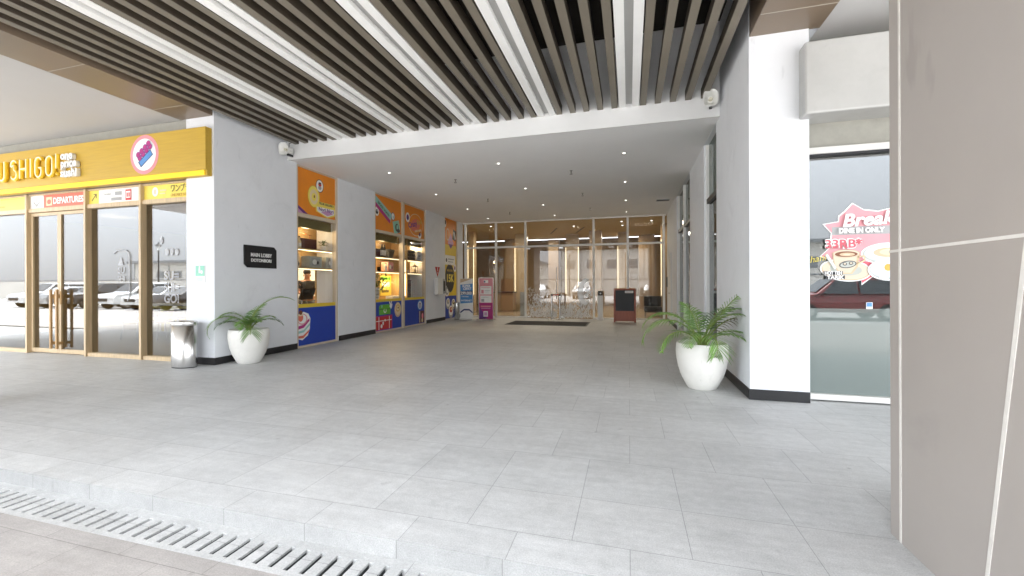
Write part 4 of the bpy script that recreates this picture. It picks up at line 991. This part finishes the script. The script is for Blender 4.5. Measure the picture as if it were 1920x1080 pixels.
# ------------------------------------------------------------ things before the lobby doors
t = thing('roller_banner', (-6.15, 15.4, 0), 'blue and white stand banner reading 299.000 beside steel bin', 'banner')
MB('frame_white').box(-6.42, -5.86, 15.22, 15.5, .0, .04).build('base', t, .006)
bn = MB('white').box(-6.41, -5.87, 15.36, 15.375, .04, 1.60).build('panel', t)
f = FW(15.36)
m = layers('', bn, f, [('tan', [(-6.40, 1.43), (-5.9, 1.59), (-6.4, 1.59)]), ('skyblue', [(-6.40, .62), (-5.885, .66), (-5.885, 1.40), (-6.4, 1.36)]), ('navy', [(-6.40, .96), (-5.885, .98), (-5.885, 1.13), (-6.4, 1.10)]), ('white', rect(-6.38, -5.9, .10, .55)), ('navy', [(-6.40, .30), (-6.25, .41), (-6.02, .41), (-5.885, .30), (-5.885, .24), (-6.03, .35), (-6.24, .35), (-6.40, .24)])])
m.use('white').text('SUPER', .13, FWm(15.350, -6.15, 1.31), .002, .006, width=.34, shear=.2); m.text('CEPAT', .13, FWm(15.350, -6.12, 1.20), .002, .006, width=.34, shear=.2); m.text('299.000', .16, FWm(15.346, -6.15, 1.03), .002, .006, width=.46); m.text('* Per bulan', .07, FWm(15.350, -6.2, .90), .002, .001, width=.3); m.text('INTERNET', .09, FWm(15.350, -6.14, .74), .002, .002, width=.44)
m.build('print', bn)
t = thing('poster_stand', (-5.3, 15.3, 0), 'pink and purple poster stand with silver frame and white cards', 'poster stand')
MB('steel').box(-5.66, -4.98, 15.12, 15.5, .0, .035).build('base', t, .01)
m = MB('steel'); m.box(-5.62, -5.595, 15.29, 15.32, .035, 1.63); m.box(-5.035, -5.01, 15.29, 15.32, .035, 1.63); m.box(-5.595, -5.035, 15.29, 15.32, 1.60, 1.63); m.build('frame', t, .004)
bn = MB('rose').box(-5.594, -5.036, 15.295, 15.315, .04, 1.599).build('panel', t)
f = FW(15.295)
m = layers('', bn, f, [('magenta', rect(-5.59, -5.04, .045, .66)), ('purple', [(-5.59, .045), (-5.25, .045), (-5.59, .5)]), ('white', rect(-5.40, -5.22, 1.42, 1.53)), ('white', rect(-5.54, -5.09, .98, 1.30)), ('white', rect(-5.54, -5.09, .67, .94)), ('rose', rect(-5.50, -5.14, 1.23, 1.25)), ('rose', rect(-5.50, -5.40, 1.02, 1.16)), ('grey', rect(-5.37, -5.14, 1.12, 1.135)), ('grey', rect(-5.37, -5.2, 1.07, 1.08)), ('grey', rect(-5.50, -5.2, .87, .885)), ('grey', rect(-5.50, -5.38, .70, .81)), ('navy', ell(-5.36, 1.475, .035)), ('rose', rect(-5.52, -5.11, .50, .55)), ('lilac', rect(-5.50, -5.13, .44, .465)), ('white', rect(-5.41, -5.23, .13, .34)), ('lilac', rect(-5.38, -5.26, .17, .30))]); m.build('print', bn)
def sensor(x, y, label, mt, hgt):
    t = thing('security_post', (x, y, 0), label, 'security post')
    MB('white_plastic').box(x-.13, x+.13, y-.09, y+.09, 0, .03).build('base', t, .006)
    MB(mt).box(x-.10, x+.10, y-.035, y+.035, .03, hgt).build('panel', t, .012)
sensor(-1.06, 16.28, 'opaque white security post right of the glass doors', 'white_plastic', .93)
sensor(-4.28, 16.95, 'translucent grey security post left of the glass doors', 'acrylic', 1.05)
t = thing('scanner_box', (-1.06, 16.28, .93), 'small black scanner box on top of the white security post', 'scanner')
MB('black_plastic').box(-1.15, -.97, 16.22, 16.34, .931, 1.10).build('case', t, .015); MB('white_plastic').cyl((-1.05, 16.219, 1.01), (-1.05, 16.215, 1.01), .03).build('button', t)
t = thing('easel_board', (-.16, 15.6, 0), 'red timber easel with black board leaning before the lobby glass', 'board')
lean = lambda a, b, d: (a, 15.50+.12*b-d, b)
m = MB('board_wood')
m.prism(rect(-.54, -.475, .0, 1.20), lean, 0, .045); m.prism(rect(.165, .23, .0, 1.20), lean, 0, .045); m.prism(rect(-.475, .165, .04, .40), lean, .004, .04); m.prism(rect(-.475, .165, 1.14, 1.20), lean, .002, .043)
m.build('frame', t, .004)
MB('char').prism(rect(-.475, .165, .401, 1.139), lean, .01, .03).build('board', t)
m = MB('white').prism(rect(-.15, .14, 1.04, 1.12), lean, .0301, .034); m.use('grey').prism(rect(-.12, .10, 1.07, 1.09), lean, .0342, .0348); m.build('paper_label', t)
m = MB('board_wood'); m.obox((-.45, 15.93, .55), (.025, 0, 0), (0, -.13, .55), (0, .018, .005)); m.obox((.14, 15.93, .55), (.025, 0, 0), (0, -.13, .55), (0, .018, .005)); m.build('back_leg', t)
def stanchion(x, y, label):
    t = thing('queue_post', (x, y, 0), label, 'queue post', 'steel queue posts before the doors')
    MB('steel').lathe([(.15, 0), (.15, .012), (.04, .03)], (x, y, 0), 28).build('base', t)
    MB('steel').cyl((x, y, .025), (x, y, .92), .03, n=20).build('pole', t)
    MB('black_plastic').cyl((x, y, .921), (x, y, .985), .036, n=20).build('head', t)
stanchion(-2.86, 15.9, 'steel queue post left of its partner before the etched doors'); stanchion(-2.58, 16.05, 'steel queue post right of its partner before the etched doors')
MB('red').obox((-2.72, 15.975, .955), (.105, .056, 0), (.001, -.002, 0), (0, 0, .022)).build('queue_belt', None, 0, 'short red belt strung between the two steel queue posts', 'belt')
t = thing('door_mat', (-2.7, 14.4, 0), 'black rubber mat on the tiles before the lobby doors', 'mat')
MB('mat_rubber').box(-4.05, -1.38, 13.75, 15.1, .004, .016).build('pile', t); 
m = MB('char'); m.box(-4.10, -1.33, 13.70, 13.749, .003, .012); m.box(-4.10, -1.33, 15.101, 15.15, .003, .012); m.box(-4.10, -4.051, 13.75, 15.1, .003, .012); m.box(-1.379, -1.33, 13.75, 15.1, .003, .012); m.build('border', t)

# ------------------------------------------------------------ slim windows in the facing wall
def slim_window(y0, y1, mids, label):
    t = thing('slim_window', (1.45, (y0+y1)/2, 0), label, 'window')
    m = MB('frame_bright'); x0, x1 = 1.40, 1.52
    ed = [y0]+list(mids)+[y1]
    m.box(x0, x1, y0, y0+.05, 0, 3.973); m.box(x0, x1, y1-.05, y1, 0, 3.973)
    for c in mids: m.box(x0-.01, x1, c-.05, c+.05, 0, 3.973)
    m.build('frame', t, .003)
    for a, b in zip(ed[:-1], ed[1:]):
        a2 = a+.05; b2 = b-.05
        MB('darkgrey').box(x0+.005, x1, a2, b2, 2.86, 2.95).build('rail', t, .003)
        MB('frame_white').box(x0+.005, x1, a2, b2, 0, .08).build('rail', t, .003)
        MB('green_pane').box(1.45, 1.46, a2, b2, 2.95, 3.973).build('upper_glass', t)
        MB('pane_slim').box(1.45, 1.46, a2, b2, .08, 2.86).build('glass', t)
slim_window(7.46, 8.62, [], 'single slim window with green top behind the bigger palm')
slim_window(10.57, 13.35, [11.95], 'double slim window with green top farther along the wall')

# ------------------------------------------------------------ cafe front beside the pillar
MB('shop_floor_stone').box(2.0, 9, 5.9, 16.6, -.2, .004).build('cafe_floor', kind='structure')
t = thing('cafe_room', (5, 11, 0), 'dim cafe interior behind the window with breakfast poster', 'cafe interior')
m = MB('cafe_wall_and_gap_shade'); m.box(2.0, 9, 16.4, 16.6, 0, 4.2); m.box(9, 9.2, 5.8, 16.6, 0, 4.2); m.box(2.0, 9, 5.92, 16.4, 3.9, 4.2); m.build('shell', t)
m = MB('cafe_wall_and_gap_shade'); m.box(2.6, 7.5, 9.5, 9.7, 0, 3.9); m.build('partition', t)
t = thing('cafe_window', (4.5, 5.7, 0), 'large cafe window with frosted base and breakfast poster', 'window')
m = MB('frame_white'); m.box(1.99, 8.6, 5.64, 5.76, .02, .085); m.box(1.99, 8.6, 5.64, 5.76, 2.87, 2.945); m.box(1.99, 2.02, 5.66, 5.76, .086, 2.869); m.build('frame', t, .003)
MB('black').box(2.02, 8.6, 5.65, 5.74, 2.845, 2.869).build('seal', t)
MB('pane_grey').box(2.02, 8.6, 5.70, 5.712, .086, 2.845).build('glass', t)
MB('frosted').box(2.021, 8.6, 5.692, 5.6985, .087, 1.075).build('frosted_film', t)
MB('cafe_wall_and_gap_shade').box(1.99, 8.6, 5.72, 5.85, 2.956, 3.9).build('top_panel', t)
MB('darkgrey').box(1.99, 8.6, 5.80, 5.86, 1.02, 1.07).build('counter_edge', t)
f = FW(5.699)
star = [(2.175, 2.06), (2.33, 2.085), (2.335, 2.15), (2.39, 2.20), (2.47, 2.295), (2.58, 2.215), (2.72, 2.19), (2.85, 2.22), (2.99, 2.30), (3.05, 2.18), (3.35, 2.15), (3.15, 1.95), (3.22, 1.75), (3.0, 1.60), (2.95, 1.45), (2.8, 1.44), (2.70, 1.47), (2.56, 1.345), (2.555, 1.47), (2.35, 1.62), (2.26, 1.63), (2.145, 1.68), (2.24, 1.78), (2.26, 1.95)]
cxm = sum(a for a, b in star)/len(star); cym = sum(b for a, b in star)/len(star)
mat('boxcream', (.60, .52, .40), .5, .06); mat('poster_red', (.56, .10, .13), .5, .05); mat('poster_pink', (.66, .30, .33), .5, .05)
m = layers('', t, f, [('white', star), ('poster_pink', [(cxm+(a-cxm)*.965, cym+(b-cym)*.96) for a, b in star]), ('grey', rect(2.27, 3.0, 1.925, 2.02)), ('poster_red', [(2.565, 1.37), (2.68, 1.46), (2.78, 1.5), (2.75, 1.6), (2.5, 1.62)]),
     ('white', ell(2.82, 1.70, .27, .125)), ('boxgrey', ell(2.82, 1.702, .25, .11)), ('paleblue', ell(2.82, 1.707, .235, .10)), ('tan', ell(2.82, 1.715, .15, .055)), ('cream', ell(2.83, 1.72, .10, .035)),
     ('white', ell(2.40, 1.52, .255, .13, 36, -.12)), ('tan', ell(2.40, 1.518, .24, .117, 36, -.12)), ('boxcream', ell(2.40, 1.524, .23, .11, 36, -.12)), ('boxgrey', ell(2.40, 1.53, .16, .07, 30, -.12)),
     ('tan', [(2.27, 1.715), (2.54, 1.715), (2.52, 1.555), (2.465, 1.475), (2.345, 1.475), (2.29, 1.555)]), ('boxcream', [(2.28, 1.71), (2.515, 1.71), (2.497, 1.56), (2.45, 1.49), (2.35, 1.49), (2.30, 1.56)]), ('tan', ell(2.405, 1.708, .135, .048)), ('boxcream', ell(2.405, 1.708, .128, .042)), ('brown', ell(2.405, 1.703, .112, .033)), ('tan', ell(2.415, 1.70, .075, .02)), ('boxcream', ell(2.41, 1.698, .035, .009)),
     ('darkgrey', ell(2.42, 1.585, .085, .042, 20, .15)), ('boxgrey', ell(2.42, 1.585, .075, .033, 20, .15)), ('darkgrey', ell(2.39, 1.59, .022, .018)), ('darkgrey', ell(2.45, 1.597, .022, .018)), ('boxcream', ell(2.39, 1.592, .013, .010)), ('boxcream', ell(2.45, 1.599, .013, .010)),
     ('white', ell(2.81, 1.52, .20, .125)), ('boxgrey', ell(2.81, 1.523, .185, .11)), ('paleblue', ell(2.81, 1.526, .175, .102)), ('gold', ell(2.80, 1.545, .035, .04)),
     ('boxgrey', rrect(2.25, 1.62, .034, .19, .5)), ('white', rrect(2.252, 1.62, .02, .18, .5))], .0008)
m.use('cream').tube([(2.525, 5.672, 1.67), (2.575, 5.672, 1.68), (2.58, 5.672, 1.63), (2.515, 5.672, 1.59)], .009, 6)
m.use('white').text('Breakfast', .20, FWm(5.668, 2.745, 2.105, .05), .002, .006, width=.80, shear=.25); m.text('DINE IN ONLY', .075, FWm(5.668, 2.545, 1.972), .002, .004, width=.44); m.text('33RB*', .135, FWm(5.670, 2.37, 1.825), .002, .013, width=.37)
m.use('poster_red').text('33RB*', .135, FWm(5.667, 2.37, 1.825), .002, .003, width=.36)
for i, (s_, x) in enumerate((('HOT TEH', 2.27), ('TARIK', 2.29))):
    m.use('char').prism(rrect(x, 1.487-.05*i, .19, .042), f, .031, .032); m.use('white').text(s_, .055, FWm(5.664, x, 1.487-.05*i), .002, .002, width=.17)
m.use('white').text('MARTABAK', .055, FWm(5.664, 2.83, 1.43), .002, .003, width=.24)
m.build('breakfast_poster', t)
m = MB('lemon'); m.text('shani', .11, FWm(5.690, 2.10, 1.655, .2), .002, -.001, shear=.4, width=.22); m.build('glass_lettering', t)
m = MB('white').prism(rect(2.60, 2.66, 1.075, 1.15), FW(5.69), 0, .001); m.use('skyblue').prism(rect(2.605, 2.655, 1.10, 1.145), FW(5.69), .0011, .002); m.build('sticker', t)
# marble box over the cafe window
t = thing('marble_fascia', (5, 5.45, 3.23), 'glossy white marble fascia box above the cafe window', 'fascia')
MB('marble').box(1.885, 8.8, 5.35, 5.80, 3.245, 4.045).build('box', t, .02)

# ------------------------------------------------------------ the man behind the counter
def skin_mesh(name, pts, edges, rad, mt, parent, sub=2, root=0):
    o0 = ORI[parent.name]
    me = bpy.data.meshes.new(name); me.from_pydata([tuple(Vector(p)-o0) for p in pts], edges, []); me.update()
    o = bpy.data.objects.new(name, me); col.objects.link(o); o.parent = parent; me.materials.append(MATS[mt])
    ORI[o.name] = o0
    sk = o.modifiers.new('skin', 'SKIN'); sk.use_smooth_shade = True
    for i, r_ in enumerate(rad):
        me.skin_vertices[0].data[i].radius = (r_, r_) if not isinstance(r_, tuple) else r_
        me.skin_vertices[0].data[i].use_root = (i == root)
    s = o.modifiers.new('sub', 'SUBSURF'); s.levels = sub; s.render_levels = sub
    return o
def person(x, y, label):
    t = thing('person', (x, y, 0), label, 'person')
    # faces roughly the camera (towards +x -y), head bent down
    fx, fy = math.sin(R(118)), math.cos(R(118))       # facing direction
    sx, sy = fy, -fx                                   # his right hand side
    W = lambda s, f, z: (x+sx*s+fx*f, y+sy*s+fy*f, z)
    pts = []; ed = []; rad = []
    def v(p, r_, par=None):
        pts.append(p); rad.append(r_)
        if par is not None: ed.append((par, len(pts)-1))
        return len(pts)-1
    pel = v(W(0, 0, .95), .15); wst = v(W(0, 0, 1.12), .135, pel); ch = v(W(0, .01, 1.34), .15, wst); nk = v(W(0, .01, 1.50), .06, ch); hd = v(W(0, .03, 1.62), .075, nk); tp_ = v(W(0, .035, 1.74), .07, hd)
    for s in (-1, 1):
        hp = v(W(.10*s, 0, .88), .095, pel); kn = v(W(.11*s, .02, .50), .062, hp); an = v(W(.11*s, 0, .09), .042, kn); v(W(.12*s, .17, .04), .035, an)
        sh = v(W(.18*s, 0, 1.43), .062, ch); el = v(W(.25*s, .06, 1.17), .045, sh); wr_ = v(W(.06*s, .30, 1.13 if s < 0 else 1.05), .03, el); hn = v(W(-.01*s, .36, 1.12 if s < 0 else 1.04), .033, wr_)
        for q in range(5):
            ang = -.5+q*.25; L_ = (.055, .085, .092, .085, .065)[q]
            kx = -.03*s-.02*s*math.cos(ang); 
            b_ = v(W(-.03*s+.022*(q-2)*.6, .40, (1.12 if s < 0 else 1.04)+.016*(2-q)), .0095, hn); v(W(-.03*s-L_*.5*s, .40+L_*.6, (1.105 if s < 0 else 1.025)+.02*(2-q)), .008, b_)
    b = skin_mesh('body', pts, ed, rad, 'skin', t)
    sp_ = [W(0, 0, .92), W(0, 0, 1.12), W(0, .01, 1.34), W(0, .01, 1.46)]
    ed2 = [(0, 1), (1, 2), (2, 3)]; rd = [.168, .158, .172, .085]
    for s in (-1, 1):
        sp_ += [W(.185*s, 0, 1.43), W(.23*s, .04, 1.24)]; ed2 += [(2, len(sp_)-2), (len(sp_)-2, len(sp_)-1)]; rd += [.08, .068]
    skin_mesh('shirt', sp_, ed2, rd, 'polo_black', t)
    tr = [W(0, 0, .94)]; ed3 = []; rd3 = [.16]
    for s in (-1, 1):
        n0 = len(tr); tr += [W(.10*s, 0, .86), W(.11*s, .02, .5), W(.11*s, 0, .12)]; ed3 += [(0, n0), (n0, n0+1), (n0+1, n0+2)]; rd3 += [.108, .078, .065]
    skin_mesh('trousers', tr, ed3, rd3, 'char', t)
    m = MB('hair'); hc = W(0, .01, 1.72); m.ball(hc, .098, .098, .085); m.build('hair', t)
    m = MB('white')
    for s in (-1, 1): m.use('white').ball(W(.034*s, .108, 1.655), .012, .012, .007, 8, 6); m.use('black').ball(W(.034*s, .118, 1.655), .006, .006, .006, 8, 6); m.use('hair').obox(W(.034*s, .112, 1.68), (sx*.018, sy*.018, 0), (0, 0, .003), (fx*.004, fy*.004, 0)); m.use('skin').ball(W(.088*s, .02, 1.63), .014, .018, .03, 8, 6)
    m.use('skin').ball(W(0, .118, 1.625), .014, .016, .022, 8, 6); m.use('coral').ball(W(0, .106, 1.585), .022, .012, .006, 8, 6); m.build('face', t)
    return t
person(-8.5, 9.56, 'man in a black polo shirt working behind the narrow display window')

# ------------------------------------------------------------ car park across the driveway (seen mirrored in the glass)
def car(kind, paint):
    t = thing('parked_car', (0, 0, 0), '', 'car')
    L_, W_ = 4.4, 1.78
    if kind == 'suv': prof = [(-2.2, .35), (-2.22, .75), (-2.15, 1.05), (-1.95, 1.15), (-1.7, 1.62), (-1.4, 1.72), (.3, 1.70), (1.05, 1.10), (2.0, .95), (2.2, .75), (2.2, .35)]
    else: prof = [(-2.2, .32), (-2.24, .70), (-2.15, .95), (-1.6, 1.0), (-.95, 1.40), (-.5, 1.45), (.3, 1.42), (1.05, .98), (2.0, .82), (2.2, .62), (2.2, .32)]
    m = MB(paint); n = len(prof); belt = 1.0 if kind == 'suv' else .93
    secs = []
    for s in (-1, -.93, -.5, 0, .5, .93, 1):
        row = []
        for yy, zz in prof:
            hw = W_/2
            if zz > belt: hw -= (zz-belt)*.42
            row.append((hw*s, yy*(1-.03*abs(s)**4), zz-.03*abs(s)**3))
        secs.append(row)
    vs = [p for r_ in secs for p in r_]
    fs = [(i*n+k, (i+1)*n+k, (i+1)*n+(k+1) % n, i*n+(k+1) % n) for i in range(6) for k in range(n)]
    fs += [tuple(range(n)), tuple(range(6*n, 7*n))[::-1]]
    m.add(vs, fs, False); m.build('body', t, .03)
    top = max(z for _, z in prof)
    for s in (-1, 1):
        g = MB('car_glass'); z0_, z1_ = belt+.06, top-.12
        a0 = -1.75 if kind == 'suv' else -1.2
        def pt(yy, zz): return (s*(W_/2-(zz-belt)*.42+.012), yy, zz)
        for ya, yb_, yc, yd in ((a0+.05, -.45, a0+.25, -.45), (-.38, .85, -.38, .32)):
            g.add([pt(ya, z0_), pt(yb_, z0_), pt(yd, z1_), pt(yc, z1_)], [(0, 1, 2, 3)])
        g.build('side_window', t)
    g = MB('car_glass')
    fy0, fz0, fy1, fz1 = (1.0, 1.14, .36, 1.66) if kind == 'suv' else (1.0, 1.02, .36, 1.39)
    g.add([(-.72, fy0+.03, fz0), (.72, fy0+.03, fz0), (.58, fy1+.03, fz1), (-.58, fy1+.03, fz1)], [(0, 1, 2, 3)]); g.build('windscreen', t)
    for s in (-1, 1):
        for yy in (-1.35, 1.35):
            wh = MB('rubber').cyl((s*.90, yy, .33), (s*.70, yy, .33), .33, n=24).build('wheel', t)
            MB('steel').cyl((s*.905, yy, .33), (s*.89, yy, .33), .2, n=16).build('rim', wh)
        MB('white').ball((s*.62, 2.15, .72), .18, .06, .09).build('headlight', t)
        MB('black').ball((s*.96, .75, belt+.08), .09, .06, .07).build('wing_mirror', t)
    MB('black').box(-.45, .45, 2.19, 2.225, .5, .68).build('grille', t, .01)
    return t
protos = {}
cars = [('suv', 'car_white', -40.5), ('sedan', 'car_silver', -37.6), ('suv', 'car_black', -34.8), ('suv', 'car_white', -31.9), ('sedan', 'car_white', -29.1), ('sedan', 'car_black', -26.3), ('suv', 'car_silver', -23.5), ('suv', 'car_red', -20.6), ('suv', 'car_white', -17.8),
        ('sedan', 'car_white', -9.2), ('suv', 'car_silver', -4.6), ('sedan', 'car_white', 2.2), ('suv', 'car_red', 8.3)]
colw = {'car_white': 'white', 'car_silver': 'silver', 'car_black': 'black', 'car_red': 'dark red'}
used = {}
for k_, (kd, pt_, x) in enumerate(cars):
    key = (kd, pt_)
    c = car(kd, pt_) if key not in protos else copy_tree(protos[key]); protos.setdefault(key, c)
    yy = -9.2+(k_ % 3)*.18 if x < -15 else (-10.5 if x < 1 else -9.0)
    c.location = (x, yy, -.12); c.rotation_euler.z = R(90) if x > 8 else R(180 if k_ % 4 == 1 else 0)+R((k_ % 3-1)*2)
    where = ('%s in the parked row mirrored in the sushi shop glass' % ('farthest', 'second farthest', 'third farthest', 'fourth farthest', 'middle', 'fourth nearest', 'third nearest', 'second nearest', 'nearest')[k_]) if x < -15 else ('mirrored in the lobby glass behind the driveway', 'mirrored in the lobby doors behind the driveway', 'mirrored in the right end lobby glass', 'mirrored in the cafe window')[k_-9]
    c['label'] = '%s %s %s' % (colw[pt_], kd, where)
    c['group'] = 'cars parked across the driveway'
def lamp_post(x, y, hgt, label):
    t = thing('street_lamp', (x, y, -.12), label, 'street lamp', 'street lamps across the driveway')
    MB('darkgrey').cyl((x, y, -.12), (x, y, hgt), .07, .045).cyl((x, y, -.12), (x, y, .5), .11, .08).build('post', t)
    MB('white').lathe([(.08, 0), (.16, .35), (.14, .36)], (x, y, hgt), 12).build('lantern', t)
    MB('darkgrey').lathe([(.26, .36), (.06, .56), (.02, .66)], (x, y, hgt), 12).build('cap', t)
for i, (x, y, hh) in enumerate(((-44, -13.5, 4.2), (-36.5, -13.5, 4.2), (-27, -14, 4.2), (-6.8, -16, 5), (-.4, -16, 5))):
    lamp_post(x, y, hh, ('lantern street lamp mirrored in the shop doors, leftmost', 'lantern street lamp mirrored in the shop doors, nearer the handle', 'lantern street lamp mirrored beside the timber mullion', 'lantern street lamp mirrored in the lobby doors', 'lantern street lamp mirrored in the lobby glass before the warehouse')[i])
t = thing('light_mast', (-33, -18, 0), 'tall pale light mast mirrored in the sushi shop glass', 'mast')
MB('warehouse_wall').cyl((-33, -18, -.12), (-33, -18, 9.5), .28, .16).build('post', t); MB('grey').lathe([(.35, 0), (.5, .2), (.5, .5), (.3, .8)], (-33, -18, 9.4), 12).build('head', t)
def building(x0, x1, y0, y1, hgt, label, mt='warehouse_wall', slope=0):
    t = thing('warehouse', ((x0+x1)/2, y1, 0), label, 'building')
    MB(mt).box(x0, x1, y0, y1, -.13, hgt).build('wall', t)
    f = lambda a, b, d: (a, y1+.6-(y1-y0+1.2)*d, b)
    MB('warehouse_roof').prism([(x0-.5, hgt), (x1+.5, hgt), (x1+.5, hgt+.3), ((x0+x1)/2, hgt+.3+slope), (x0-.5, hgt+.3)], f, 0, 1).build('roof', t)
    m = MB('warehouse_roof')
    n = int((x1-x0)/3)
    for q in range(n): m.box(x0+q*3+.9, x0+q*3+2.2, y1, y1+.03, hgt*.55, hgt*.75)
    m.build('window', t)
    m = MB('grey')
    for q in range(n+1): m.box(x0+q*3, x0+q*3+.12, y1, y1+.06, -.12, hgt)
    m.build('pilaster', t)
building(-10, 4, -42, -30, 6.6, 'white warehouse with grey roof mirrored in the lobby glass', slope=1.2)
building(8, 26, -44, -32, 5, 'lower warehouse beside the white one mirrored in lobby glass')
building(-62, -38, -40, -28, 4.2, 'long low warehouse mirrored in the sushi shop glass')
building(-34, -15, -46, -34, 5.0, 'low pale warehouse mirrored behind the parked cars')
t = thing('boundary_wall', (-25, -20, 0), 'long pale boundary wall behind the parked cars', 'wall')
MB('warehouse_wall').box(-90, 40, -20.3, -20, -.13, 1.9).build('wall', t); MB('warehouse_roof').box(-90, 40, -20.36, -19.94, 1.9, 2.0).build('coping', t)
